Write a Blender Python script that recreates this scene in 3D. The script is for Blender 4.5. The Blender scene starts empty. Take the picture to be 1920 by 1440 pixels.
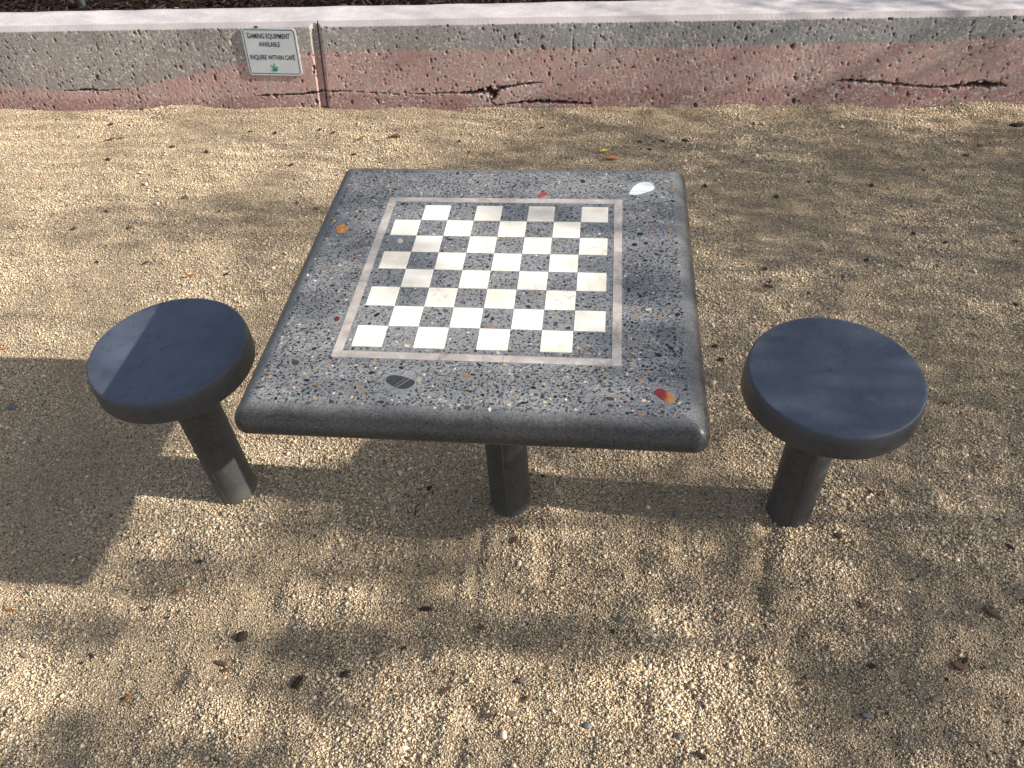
import bpy, bmesh, math, random
import numpy as np
from mathutils import Vector, Matrix, noise as mnoise
random.seed(7); RNG = np.random.default_rng(11)
R = math.radians
scene = bpy.context.scene
COL = scene.collection

# ------------------------------------------------------------------ camera model
FPX = 1477.4                                   # focal length in pixels of a 1920 px wide frame
CAM = np.array([0, 0, 1.68919])
AX_R = np.array([0.99731, -0.05245, -0.05123]); AX_U = np.array([0.07331, 0.71346, 0.69685]); AX_F = np.array([0, 0.69873, -0.71538])
def at(px, py, z=0.0):
    """point of the plane at height z seen at a photograph position"""
    d = (px - 960) / FPX * AX_R - (py - 720) / FPX * AX_U + AX_F
    t = (z - CAM[2]) / d[2]
    return CAM + t * d
def pix(P):
    d = np.asarray(P) - CAM
    w = d @ AX_F
    return 960 + FPX * (d @ AX_R) / w, 720 - FPX * (d @ AX_U) / w

# ------------------------------------------------------------------ layout
TC = np.array([-0.0251, 1.2151]); TYAW = -0.1517; TH = 0.76          # table centre, turn, height
SEAT_Z = 0.516; SEAT_R = 0.180
STOOL_L = np.array([-0.769, 1.3416]); STOOL_R = np.array([0.6629, 1.1095])
WY = 3.416; WYAW = -0.1444; WALL_H = 0.3705; BAT = .13         # the wall face leans back a little
wc, ws = math.cos(WYAW), math.sin(WYAW)
def wall_local(x, y):
    dx, dy = x, y - WY
    return dx * wc + dy * ws, -dx * ws + dy * wc
def wall_world(s, q):
    return s * wc - q * ws, WY + s * ws + q * wc
def on_wall(px, py, off=0.0):
    d = (px - 960) / FPX * AX_R - (py - 720) / FPX * AX_U + AX_F
    n = np.array([-ws, wc, 0.0]); t = (-off + BAT * CAM[2] - (CAM - np.array([0, WY, 0])) @ n) / (d @ n - BAT * d[2])
    P = CAM + t * d
    return wall_local(P[0], P[1])[0], P[2]
SUN_EL = R(27.2); SUN_AZ = TYAW - R(3.6)       # azimuth counted from +X
SUN = np.array([math.cos(SUN_EL) * math.cos(SUN_AZ), math.cos(SUN_EL) * math.sin(SUN_AZ), math.sin(SUN_EL)])

# ------------------------------------------------------------------ small helpers
def tag(o, label=None, cat=None, group=None, kind=None):
    if label: o['label'] = label
    if cat: o['category'] = cat
    if group: o['group'] = group
    if kind: o['kind'] = kind
    return o
def link(name, me, mats, parent=None, smooth=False):
    o = bpy.data.objects.new(name, me); COL.objects.link(o)
    for m in (mats if isinstance(mats, (list, tuple)) else [mats]): me.materials.append(m)
    if smooth:
        me.polygons.foreach_set('use_smooth', [True] * len(me.polygons))
    if parent: o.parent = parent
    return o
def mesh(name, verts, faces):
    me = bpy.data.meshes.new(name); me.from_pydata([tuple(v) for v in verts], [], faces); me.update(); return me
def fast_mesh(name, co, faces, smooth=False):
    """co (n,3), faces (m,k) of equal size"""
    me = bpy.data.meshes.new(name)
    n, (m, k) = len(co), faces.shape
    me.vertices.add(n); me.vertices.foreach_set('co', np.ascontiguousarray(co, dtype=np.float32).ravel())
    me.loops.add(m * k); me.loops.foreach_set('vertex_index', np.ascontiguousarray(faces, dtype=np.int32).ravel())
    me.polygons.add(m); me.polygons.foreach_set('loop_start', np.arange(0, m * k, k, dtype=np.int32))
    me.polygons.foreach_set('loop_total', np.full(m, k, dtype=np.int32))
    if smooth: me.polygons.foreach_set('use_smooth', np.ones(m, dtype=bool))
    me.update(calc_edges=True)
    return me
def color_attr(me, name, cols, domain='POINT'):
    a = me.attributes.new(name, 'FLOAT_COLOR', domain)
    c = np.ones((len(cols), 4), dtype=np.float32); c[:, :3] = cols
    a.data.foreach_set('color', c.ravel())
def float_attr(me, name, v):
    a = me.attributes.new(name, 'FLOAT', 'POINT'); a.data.foreach_set('value', np.asarray(v, dtype=np.float32).ravel())
def empty(name, loc, rz=0):
    o = bpy.data.objects.new(name, None); COL.objects.link(o); o.location = loc; o.rotation_euler = (0, 0, rz)
    o.empty_display_size = .1
    return o
def make_waves(seed, lam, n=14):
    g = np.random.default_rng(seed); a = g.uniform(0, 2 * math.pi, n); l = lam * g.uniform(.6, 1.7, n)
    return np.cos(a) * 2 * math.pi / l, np.sin(a) * 2 * math.pi / l, g.uniform(0, 6.28, n), math.sqrt(2 / n)
def waves(W, x, y):
    kx, ky, ph, s = W; r = np.zeros_like(x, dtype=np.float64)
    for i in range(len(kx)): r += np.sin(kx[i] * x + ky[i] * y + ph[i])
    return r * s

# ------------------------------------------------------------------ node helpers
class NT:
    def __init__(s, name):
        s.m = bpy.data.materials.new(name); s.m.use_nodes = True; s.t = s.m.node_tree; s.t.nodes.clear()
        s.out = s.t.nodes.new('ShaderNodeOutputMaterial'); s.b = s.t.nodes.new('ShaderNodeBsdfPrincipled')
        s.t.links.new(s.b.outputs[0], s.out.inputs[0])
        s.pos = s.t.nodes.new('ShaderNodeTexCoord').outputs['Object']
    def put(s, sock, v):
        if hasattr(v, 'is_linked') or isinstance(v, bpy.types.NodeSocket): s.t.links.new(v, sock)
        elif isinstance(v, (tuple, list)): sock.default_value = (*v, 1.0) if len(v) == 3 and sock.type == 'RGBA' else v
        else: sock.default_value = v
    def noise(s, scale, detail=3, rough=.55, vec=None, dist=0):
        n = s.t.nodes.new('ShaderNodeTexNoise'); s.put(n.inputs['Vector'], vec or s.pos)
        n.inputs['Scale'].default_value = scale; n.inputs['Detail'].default_value = detail; n.inputs['Roughness'].default_value = rough
        n.inputs['Distortion'].default_value = dist
        return n.outputs['Fac'], n.outputs['Color']
    def voro(s, scale, vec=None, rnd=1.0, feat='F1'):
        n = s.t.nodes.new('ShaderNodeTexVoronoi'); s.put(n.inputs['Vector'], vec or s.pos); n.feature = feat
        n.inputs['Scale'].default_value = scale; n.inputs['Randomness'].default_value = rnd
        return n.outputs['Distance'], (n.outputs['Color'] if feat != 'DISTANCE_TO_EDGE' else None)
    def ramp(s, fac, stops, interp='LINEAR'):
        n = s.t.nodes.new('ShaderNodeValToRGB'); s.put(n.inputs[0], fac); e = n.color_ramp.elements; n.color_ramp.interpolation = interp
        while len(e) < len(stops): e.new(.5)
        for el, (p, c) in zip(e, stops):
            el.position = p; el.color = (*c, 1) if isinstance(c, (tuple, list)) else (c, c, c, 1)
        return n.outputs[0]
    def mix(s, fac, a, b, blend='MIX'):
        n = s.t.nodes.new('ShaderNodeMix'); n.data_type = 'RGBA'; n.blend_type = blend
        s.put(n.inputs[0], fac); s.put(n.inputs[6], a); s.put(n.inputs[7], b); return n.outputs[2]
    def math(s, op, a, b=0.0, clamp=False):
        n = s.t.nodes.new('ShaderNodeMath'); n.operation = op; n.use_clamp = clamp
        s.put(n.inputs[0], a); s.put(n.inputs[1], b); return n.outputs[0]
    def sep(s, c):
        n = s.t.nodes.new('ShaderNodeSeparateColor'); s.put(n.inputs[0], c); return n.outputs[0], n.outputs[1], n.outputs[2]
    def attr(s, name, fac=False):
        n = s.t.nodes.new('ShaderNodeAttribute'); n.attribute_name = name; return n.outputs['Fac' if fac else 'Color']
    def vadd(s, a, b, k):
        n = s.t.nodes.new('ShaderNodeVectorMath'); n.operation = 'MULTIPLY_ADD'
        s.put(n.inputs[0], b); n.inputs[1].default_value = (k, k, k); s.put(n.inputs[2], a); return n.outputs[0]
    def vscale(s, a, v):
        n = s.t.nodes.new('ShaderNodeVectorMath'); n.operation = 'MULTIPLY'; s.put(n.inputs[0], a); n.inputs[1].default_value = v; return n.outputs[0]
    def bump(s, h, strength, dist, prev=None):
        n = s.t.nodes.new('ShaderNodeBump'); s.put(n.inputs['Height'], h); n.inputs['Strength'].default_value = strength
        n.inputs['Distance'].default_value = dist
        if prev: s.put(n.inputs['Normal'], prev)
        return n.outputs[0]
    def fin(s, color, rough, normal=None, spec=.5):
        s.put(s.b.inputs['Base Color'], color); s.put(s.b.inputs['Roughness'], rough); s.b.inputs['Specular IOR Level'].default_value = spec
        if normal: s.put(s.b.inputs['Normal'], normal)
        return s.m
def simple(name, c, rough=.7, var=.25, scale=60, spec=.4, bump=.3, bd=.0006):
    n = NT(name); f, _ = n.noise(scale, 4)
    lo = tuple(v * (1 - var) for v in c); hi = tuple(min(1, v * (1 + var)) for v in c)
    col = n.ramp(f, [(.3, lo), (.7, hi)])
    return n.fin(col, rough, n.bump(f, bump, bd), spec)

# ------------------------------------------------------------------ materials
def mat_grain():
    n = NT('crushed_stone'); c = n.attr('col'); f, _ = n.noise(900, 2)
    col = n.mix(1.0, c, n.ramp(f, [(.25, .78), (.75, 1.2)]), 'MULTIPLY')
    return n.fin(col, .85, n.bump(f, .4, .0004), .25)
def mat_ground():
    n = NT('crushed_stone_bed')
    _, wob = n.noise(160, 2); v = n.vadd(n.pos, wob, .004)
    d, c = n.voro(260, v); r, g, b = n.sep(c)
    col = n.ramp(r, [(0, (.08, .062, .045)), (.12, (.24, .185, .125)), (.35, (.38, .30, .20)), (.66, (.46, .375, .26)), (.85, (.32, .265, .20)), (.94, (.38, .25, .14))], 'CONSTANT')  # bed tones darker than the loose grains, painting shade into the gaps
    f, _ = n.noise(2.0, 4); col = n.mix(1.0, col, n.ramp(f, [(.3, (.90, .88, .86)), (.7, (1.05, 1.05, 1.03))]), 'MULTIPLY')
    h = n.math('SUBTRACT', 1.0, d); h = n.math('ADD', h, n.math('MULTIPLY', g, .6))
    return n.fin(col, .9, n.bump(h, 1.0, .0035), .2)
def mat_terrazzo():
    n = NT('terrazzo')
    d, c = n.voro(620); r, g, b = n.sep(c)
    d2, c2 = n.voro(330); r2, _, _ = n.sep(c2)
    fine = n.ramp(r, [(0, (.11, .112, .115)), (.18, (.25, .25, .252)), (.5, (.33, .33, .33)), (.85, (.43, .43, .425)), (.99, (.62, .62, .60))], 'CONSTANT')
    med = n.ramp(r2, [(0, (.16, .16, .163)), (.12, (.30, .30, .302)), (.8, (.36, .36, .36)), (.95, (.48, .48, .46))], 'CONSTANT')
    col = n.mix(1.0, n.mix(.42, fine, med), (.84, .86, .865), 'MULTIPLY')
    f, _ = n.noise(5, 4); col = n.mix(1.0, col, n.ramp(f, [(.3, (.80, .81, .84)), (.7, (1.02, 1.01, 1.0))]), 'MULTIPLY')
    # rim colour darkened to carry the shade of the rolled edge; also smoother
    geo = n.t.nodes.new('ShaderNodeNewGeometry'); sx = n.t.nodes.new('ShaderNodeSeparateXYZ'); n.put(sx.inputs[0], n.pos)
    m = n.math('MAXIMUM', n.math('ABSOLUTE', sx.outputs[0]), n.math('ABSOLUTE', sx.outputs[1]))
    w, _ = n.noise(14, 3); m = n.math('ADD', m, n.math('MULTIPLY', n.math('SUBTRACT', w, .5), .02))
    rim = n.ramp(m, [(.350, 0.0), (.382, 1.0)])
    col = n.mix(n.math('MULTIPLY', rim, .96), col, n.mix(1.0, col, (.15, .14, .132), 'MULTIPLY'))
    rf, _ = n.noise(30, 3)
    return n.fin(col, n.mix(rim, n.ramp(rf, [(.3, .42), (.7, .55)]), n.ramp(rf, [(.3, .22), (.7, .36)])), n.bump(r, .12, .0003), .25)
def mat_pebble():
    n = NT('terrazzo_pebble'); c = n.attr('col'); f, _ = n.noise(420, 3)
    col = n.mix(1.0, c, n.ramp(f, [(.25, .7), (.75, 1.35)]), 'MULTIPLY')
    return n.fin(col, .42, None, .3)
def mat_marble():
    n = NT('cream_marble'); _, wob = n.noise(9, 3); v = n.vadd(n.pos, wob, .12)
    f, _ = n.noise(14, 6, .65, v); d, _c = n.voro(26, v, 1, 'DISTANCE_TO_EDGE')
    base = n.ramp(f, [(.3, (.78, .69, .56)), (.5, (.86, .80, .69)), (.7, (.88, .84, .76))])
    vein = n.math('MULTIPLY', n.ramp(d, [(0, 1.0), (.035, 0.0)]), n.ramp(n.noise(11, 3)[0], [(.52, 0.0), (.68, 1.0)]))
    col = n.mix(n.math('MULTIPLY', vein, .55), base, (.50, .40, .27))
    s, _ = n.noise(160, 4); col = n.mix(n.ramp(s, [(.68, 0.0), (.78, .5)]), col, (.34, .28, .2))
    st, _ = n.noise(6, 3, .6); col = n.mix(n.ramp(st, [(.5, 0.0), (.75, .5)]), col, (.62, .52, .38))
    sm, _ = n.noise(75, 5, .75); sm2, _ = n.noise(7.5, 2); col = n.mix(n.math('MULTIPLY', n.ramp(sm, [(.5, 0.0), (.66, .8)]), n.ramp(sm2, [(.58, 0.0), (.68, 1.0)])), col, (.42, .31, .21))
    return n.fin(col, .4, None, .45)
def mat_strip():
    n = NT('grey_pink_marble'); _, wob = n.noise(10, 3); v = n.vadd(n.pos, wob, .10)
    f, _ = n.noise(28, 6, .65, v); f2, _ = n.noise(90, 3, .6, v)
    col = n.ramp(f, [(.28, (.27, .225, .195)), (.45, (.44, .385, .345)), (.6, (.54, .48, .43)), (.75, (.66, .60, .54))])
    col = n.mix(n.ramp(f2, [(.6, 0.0), (.75, .5)]), col, (.70, .66, .6))
    return n.fin(col, .38, None, .45)
def mat_seat():
    n = NT('polished_black_concrete'); f, _ = n.noise(7, 6, .62); f2, _ = n.noise(45, 6, .7); d, c = n.voro(260); r, g, b = n.sep(c)
    col = n.ramp(f, [(.3, (.066, .080, .112)), (.5, (.084, .100, .136)), (.72, (.104, .120, .156))])
    col = n.mix(n.ramp(f2, [(.54, 0.0), (.72, .55)]), col, (.034, .038, .050))
    f4, _ = n.noise(3.2, 5, .7); col = n.mix(n.ramp(f4, [(.5, 0.0), (.66, .5)]), col, (.045, .052, .075))
    f5, _ = n.noise(22, 6, .75, n.vscale(n.pos, (1, .35, 1))); col = n.mix(n.ramp(f5, [(.60, 0.0), (.74, .40)]), col, (.22, .225, .24))
    dp, cp = n.voro(95); rp, _, _ = n.sep(cp); pt = n.math('MULTIPLY', n.ramp(rp, [(.94, 0.0), (.945, 1.0)], 'CONSTANT'), n.ramp(dp, [(.10, 1.0), (.2, 0.0)])); col = n.mix(pt, col, (.012, .012, .013))
    col = n.mix(n.math('MULTIPLY', n.ramp(r, [(.9975, 0.0), (.998, 1.0)], 'CONSTANT'), n.ramp(d, [(.2, 1.0), (.3, 0.0)])), col, (.4, .4, .4))
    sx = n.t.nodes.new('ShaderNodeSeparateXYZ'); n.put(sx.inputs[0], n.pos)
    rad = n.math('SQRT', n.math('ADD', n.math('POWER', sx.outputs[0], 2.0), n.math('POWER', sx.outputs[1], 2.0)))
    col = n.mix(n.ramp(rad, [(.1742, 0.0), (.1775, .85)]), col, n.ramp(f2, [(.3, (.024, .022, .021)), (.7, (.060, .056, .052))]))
    rr = n.ramp(f2, [(.3, .36), (.7, .52)])
    return n.fin(col, rr, n.bump(f2, .10, .0008), .30)
def mat_column():
    n = NT('dark_cast_concrete'); f, _ = n.noise(6, 5, .6, n.vscale(n.pos, (1, 1, .5))); f2, _ = n.noise(70, 5, .7)
    col = n.ramp(f, [(.3, (.026, .026, .027)), (.7, (.056, .056, .056))])
    col = n.mix(n.ramp(f2, [(.5, 0.0), (.75, .5)]), col, (.095, .094, .090))
    d, c = n.voro(130); r, _, _ = n.sep(c)
    pit = n.math('MULTIPLY', n.ramp(r, [(.93, 0.0), (.935, 1.0)]), n.ramp(d, [(.15, 1.0), (.35, 0.0)]))
    col = n.mix(pit, col, (.015, .014, .013))
    sx = n.t.nodes.new('ShaderNodeSeparateXYZ'); n.put(sx.inputs[0], n.pos)
    dust = n.math('MULTIPLY', n.ramp(n.math('ADD', sx.outputs[2], n.math('MULTIPLY', f2, .05)), [(.02, .35), (.07, 0.0)]), 1.0)
    col = n.mix(dust, col, (.19, .175, .14))
    return n.fin(col, .6, n.bump(f2, .35, .0012), .4)
def mat_wall():
    n = NT('board_marked_concrete')
    red = n.attr('red', True); low = n.attr('low', True); topf = n.attr('top', True); crk = n.attr('crack', True); pit = n.attr('pit', True)
    f, _ = n.noise(3.2, 5, .6); f2, _ = n.noise(26, 5, .65)
    grey = n.ramp(f, [(.3, (.27, .238, .222)), (.55, (.335, .295, .268)), (.75, (.38, .33, .285))])
    pink = n.ramp(f, [(.28, (.40, .255, .235)), (.5, (.465, .285, .255)), (.72, (.51, .345, .305))])
    deep = n.ramp(f, [(.3, (.33, .175, .160)), (.7, (.40, .235, .215))])
    sxw = n.t.nodes.new('ShaderNodeSeparateXYZ'); n.put(sxw.inputs[0], n.pos)
    grey = n.mix(n.ramp(n.math('ADD', n.math('MULTIPLY', sxw.outputs[0], .25), .5), [(.2, 0.0), (.6, .85)]), grey, n.ramp(f, [(.3, (.235, .235, .235)), (.7, (.33, .325, .315))]))
    col = n.mix(red, grey, n.mix(low, pink, deep))
    # exposed aggregate, three sizes of pale chips
    for sc, thr, rad, k in ((58, .70, .40, .9), (95, .58, .42, .85), (190, .50, .42, .7)):
        _, wob = n.noise(sc * 1.3, 2); v = n.vadd(n.vscale(n.pos, (1, 1, 1.25)), wob, .9 / sc); d, c = n.voro(sc, v); r, g, b = n.sep(c)
        msk = n.math('MULTIPLY', n.ramp(r, [(thr, 0.0), (thr + .01, 1.0)]), n.ramp(d, [(rad, 1.0), (rad + .06, 0.0)]))
        patch, _ = n.noise(5, 3); msk = n.math('MULTIPLY', msk, n.ramp(patch, [(.35, .35), (.6, 1.0)]))
        chip = n.ramp(g, [(0, (.40, .41, .40)), (.3, (.55, .53, .48)), (.6, (.66, .62, .55)), (.85, (.58, .45, .33)), (.93, (.13, .11, .10))], 'CONSTANT')
        col = n.mix(n.math('MULTIPLY', msk, k), col, chip)
    topc = n.ramp(f2, [(.3, (.50, .455, .45)), (.7, (.60, .56, .555))])
    d, c = n.voro(190); r, g, b = n.sep(c)
    topc = n.mix(n.math('MULTIPLY', n.ramp(r, [(.9, 0.0), (.91, 1.0)]), n.ramp(d, [(.35, .7), (.45, 0.0)])), topc, (.78, .76, .74))
    topc = n.mix(n.math('MULTIPLY', n.ramp(g, [(.965, 0.0), (.97, 1.0)]), n.ramp(d, [(.25, .8), (.4, 0.0)])), topc, (.16, .13, .12))
    gr, _ = n.noise(7, 5, .7); topc = n.mix(n.ramp(gr, [(.5, 0.0), (.72, .35)]), topc, (.36, .33, .32))
    topc = n.mix(n.math('MULTIPLY', n.attr('cham', True), n.ramp(f2, [(.3, .5), (.7, .95)])), topc, (.40, .36, .355))  # chamfer painted darker and mottled, for the light its slope misses
    col = n.mix(topf, col, topc)
    stain, _ = n.noise(2.2, 4, .6, n.vscale(n.pos, (1, 1, .45)))
    col = n.mix(1.0, col, n.ramp(stain, [(.35, (.84, .83, .82)), (.65, (1.06, 1.05, 1.04))]), 'MULTIPLY')
    col = n.mix(n.math('MULTIPLY', pit, .75), col, (.10, .055, .045))
    col = n.mix(crk, col, (.035, .020, .014))
    f3, _ = n.noise(130, 4, .7)
    return n.fin(col, .88, n.bump(f3, .55, .0016), .25)
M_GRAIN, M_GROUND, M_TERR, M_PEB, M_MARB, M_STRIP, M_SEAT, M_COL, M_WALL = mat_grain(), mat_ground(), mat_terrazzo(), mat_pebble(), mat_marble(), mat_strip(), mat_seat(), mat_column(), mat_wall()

# ------------------------------------------------------------------ terrain
W1, W2, W3, W4 = make_waves(1, 1.1), make_waves(2, .30), make_waves(3, .09), make_waves(5, .55)
def ground_line(pts, w, d):
    return [tuple(at(a, b)[:2]) for a, b in pts], w, d
GROOVES = [ground_line(((905, 1005), (893, 1060), (890, 1110)), .012, .008), ground_line(((1012, 985), (1030, 1040), (1022, 1100)), .016, .010),
           ground_line(((1448, 960), (1432, 1040), (1414, 1135)), .018, .020), ground_line(((784, 1000), (782, 1080)), .010, .006),
           ground_line(((1506, 1180), (1480, 1215)), .012, .006), ground_line(((850, 1440), (866, 1390), (890, 1350)), .014, .008),
           ground_line(((0, 498), (200, 492), (420, 506), (560, 500)), .012, .003), ground_line(((0, 306), (180, 300), (400, 305), (640, 296)), .014, .003),
           ground_line(((60, 402), (240, 396), (430, 392), (610, 400)), .012, .003),
           ground_line(((700, 300), (900, 306), (1140, 312), (1400, 318)), .012, .0025), ground_line(((1300, 300), (1560, 300), (1900, 318)), .014, .0025)]
_g = np.random.default_rng(44)
SCUFF = [(_g.uniform(-1.3, 1.3), _g.uniform(.45, 1.25), _g.uniform(.035, .08), _g.uniform(.002, .0055), _g.uniform(0, 3.14)) for _ in range(46)] + [(_g.uniform(-2.2, 2.2), _g.uniform(1.3, 3.2), _g.uniform(.05, .11), _g.uniform(.001, .003), _g.uniform(-.3, .3)) for _ in range(36)]
def seg_dist(x, y, a, b):
    ax, ay = a; bx, by = b; vx, vy = bx - ax, by - ay
    t = np.clip(((x - ax) * vx + (y - ay) * vy) / (vx * vx + vy * vy), 0, 1)
    return np.hypot(x - ax - t * vx, y - ay - t * vy)
def terrain(x, y):
    x = np.asarray(x, dtype=np.float64); y = np.asarray(y, dtype=np.float64)
    near = np.clip((8 - np.hypot(x, y)) / 4, 0, 1)
    fg = np.clip((1.5 - y) / .5, 0, 1)
    h = waves(W1, x, y) * .0028 + waves(W2, x, y) * .0026 * np.clip((2.4 - y) / 1.2, .35, 1) + waves(W3, x, y) * (.0010 + .0012 * fg)
    for cx, cy in (tuple(TC), tuple(STOOL_L), tuple(STOOL_R)): h = h * np.clip((np.hypot(x - cx, y - cy) - .06) / .25, .05, 1)
    for cx, cy, r0, d0, th in SCUFF:
        u = (x - cx) * math.cos(th) + (y - cy) * math.sin(th); v = -(x - cx) * math.sin(th) + (y - cy) * math.cos(th)
        e = (u / r0) ** 2 + (v / (r0 * .5)) ** 2; m_ = e < 9
        h = h - np.where(m_, d0 * np.exp(-e) * (1 - .75 * e), 0)
    s, q = wall_local(x, y)
    k = np.exp(-(np.clip(-q, 0, 9) / .13) ** 2)
    h = h * near + k * (.004 + waves(W4, s, s * 0) * .0065)
    # raked streaks running along the wall
    h = h + .0030 * np.sin(q * 2 * math.pi / .085 + waves(W4, x, y) * 1.3) * np.clip((y - 1.9) / .8, 0, 1) * near * (.4 + .6 * np.clip(waves(W2, x * .3, y) + .3, 0, 1))
    for pts, w, d in GROOVES:
        dd = np.full(x.shape, 9.0)
        for a, b in zip(pts, pts[1:]): dd = np.minimum(dd, seg_dist(x, y, a, b))
        w2 = w * 1.25; am = d * .62 * np.clip(.75 + .45 * waves(W3, x, y), .15, 1.3)
        h = h - am * np.exp(-(dd / w2) ** 2) + am * .3 * np.exp(-((dd - 1.9 * w2) / w2) ** 2)
    for (cx, cy), sgn in (((TC[0], TC[1]), 1), (tuple(STOOL_L), 1), (tuple(STOOL_R), 1)):
        dd = np.hypot(x - cx, y - cy); h = h - .0035 * np.exp(-((dd - .06) / .022) ** 2) + .003 * np.exp(-((dd - .11) / .03) ** 2)
    # the ground rises gently from the left stool to the right one
    return h + np.clip(.013 + .036 * x, -.018, .042) * np.exp(-((y - 1.2) / 1.05) ** 4) * np.exp(-(x / 3.2) ** 4)
def axis(lo, hi, step, far):
    a = list(np.arange(lo, hi + 1e-6, step)); g = step; v = hi
    while v < far: g *= 1.35; v += g; a.append(min(v, far))
    g = step; v = lo
    while v > -far: g *= 1.35; v -= g; a.insert(0, max(v, -far))
    return np.array(a)
gx, gy = axis(-2.9, 2.9, .013, 60), axis(.1, 3.9, .013, 60)
X, Y = np.meshgrid(gx, gy); Z = terrain(X, Y)
nx, ny = len(gx), len(gy)
idx = np.arange(nx * ny).reshape(ny, nx)
F = np.stack([idx[:-1, :-1], idx[:-1, 1:], idx[1:, 1:], idx[1:, :-1]], -1).reshape(-1, 4)
ground = link('ground', fast_mesh('ground', np.stack([X, Y, Z], -1).reshape(-1, 3), F, True), M_GROUND)
tag(ground, kind='structure')

# ------------------------------------------------------------------ loose crushed stone lying on the bed
def grains():
    out = []
    def region(x0, x1, y0, y1, cell, test):
        xs, ys = np.meshgrid(np.arange(x0, x1, cell), np.arange(y0, y1, cell)); xs = xs.ravel(); ys = ys.ravel()
        xs = xs + RNG.uniform(-.5, .5, len(xs)) * cell; ys = ys + RNG.uniform(-.5, .5, len(ys)) * cell
        m = test(xs, ys); return xs[m], ys[m]
    def view(x, y, mar):
        P = np.stack([x, y, np.zeros_like(x)], -1); u, v = pix(P)
        return (u > -mar) & (u < 1920 + mar) & (v < 1440 + mar) & (wall_local(x, y)[1] < -.001)
    a = region(-2.9, 2.9, .2, 2.05, .0039, lambda x, y: view(x, y, 90))
    b = region(-2.9, 2.9, 2.05, 3.95, .0044, lambda x, y: view(x, y, 90))
    c = region(-2.9, 2.9, .1, 3.95, .010, lambda x, y: (~view(x, y, 90)) & (wall_local(x, y)[1] < -.001))
    x = np.concatenate([a[0], b[0], c[0]]); y = np.concatenate([a[1], b[1], c[1]])
    n = len(x)
    size = np.concatenate([np.full(len(a[0]), .00205), np.full(len(b[0]), .0020), np.full(len(c[0]), .0032)]) * np.exp(RNG.normal(0, .33, n))
    big = RNG.random(n) < .006; size[big] *= RNG.uniform(1.4, 2.1, big.sum())
    size = size * np.clip(1 + .10 * waves(W4, x, y) + .05 * waves(W2, x, y), .75, 1.2)
    sc = np.stack([size * RNG.uniform(.9, 1.5, n), size * RNG.uniform(.65, 1.05, n), size * RNG.uniform(.5, .85, n)], -1)
    base = np.array([[1, 0, 0], [0, 1, 0], [-1, 0, 0], [0, -1, 0], [0, 0, 1], [0, 0, -1]], dtype=np.float64)
    v = base[None] * sc[:, None, :] + RNG.uniform(-.38, .38, (n, 6, 3)) * size[:, None, None]
    rz = RNG.uniform(0, 6.283, n); rx = RNG.normal(0, .45, n)
    c_, s_ = np.cos(rx)[:, None], np.sin(rx)[:, None]
    yy = v[..., 1] * c_ - v[..., 2] * s_; zz = v[..., 1] * s_ + v[..., 2] * c_; xx = v[..., 0]
    c_, s_ = np.cos(rz)[:, None], np.sin(rz)[:, None]
    X_ = xx * c_ - yy * s_ + x[:, None]; Y_ = xx * s_ + yy * c_ + y[:, None]
    Z_ = zz + (terrain(x, y) + size * RNG.uniform(-.1, .75, n))[:, None]
    co = np.stack([X_, Y_, Z_], -1).reshape(-1, 3)
    fb = np.array([[0, 1, 4], [1, 2, 4], [2, 3, 4], [3, 0, 4], [1, 0, 5], [2, 1, 5], [3, 2, 5], [0, 3, 5]])
    fc = (np.arange(n)[:, None, None] * 6 + fb[None]).reshape(-1, 3)
    pal = np.array([[.64, .54, .39], [.575, .47, .325], [.68, .595, .45], [.51, .42, .305], [.43, .365, .285], [.72, .66, .54], [.52, .36, .20], [.38, .28, .19], [.13, .10, .075], [.35, .34, .32]])
    pr = np.array([.30, .26, .11, .14, .05, .018, .022, .045, .03, .006]); k = RNG.choice(len(pal), n, p=pr / pr.sum())
    cols = pal[k] * np.exp(RNG.normal(0, .10, (n, 1)))
    # slow drift of fresher and dirtier stone
    cols = cols * np.array([1.0, .965, .93]) * (1 + .06 * waves(W4, x, y))[:, None]
    me = fast_mesh('gravel', co, fc); color_attr(me, 'col', np.clip(np.repeat(cols, 6, 0), .01, .9))
    o = link('gravel', me, M_GRAIN); tag(o, kind='stuff'); o['label'] = 'tan crushed stone covering the ground around the table'; o['category'] = 'gravel'
    print('grains', n)
grains()

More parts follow.
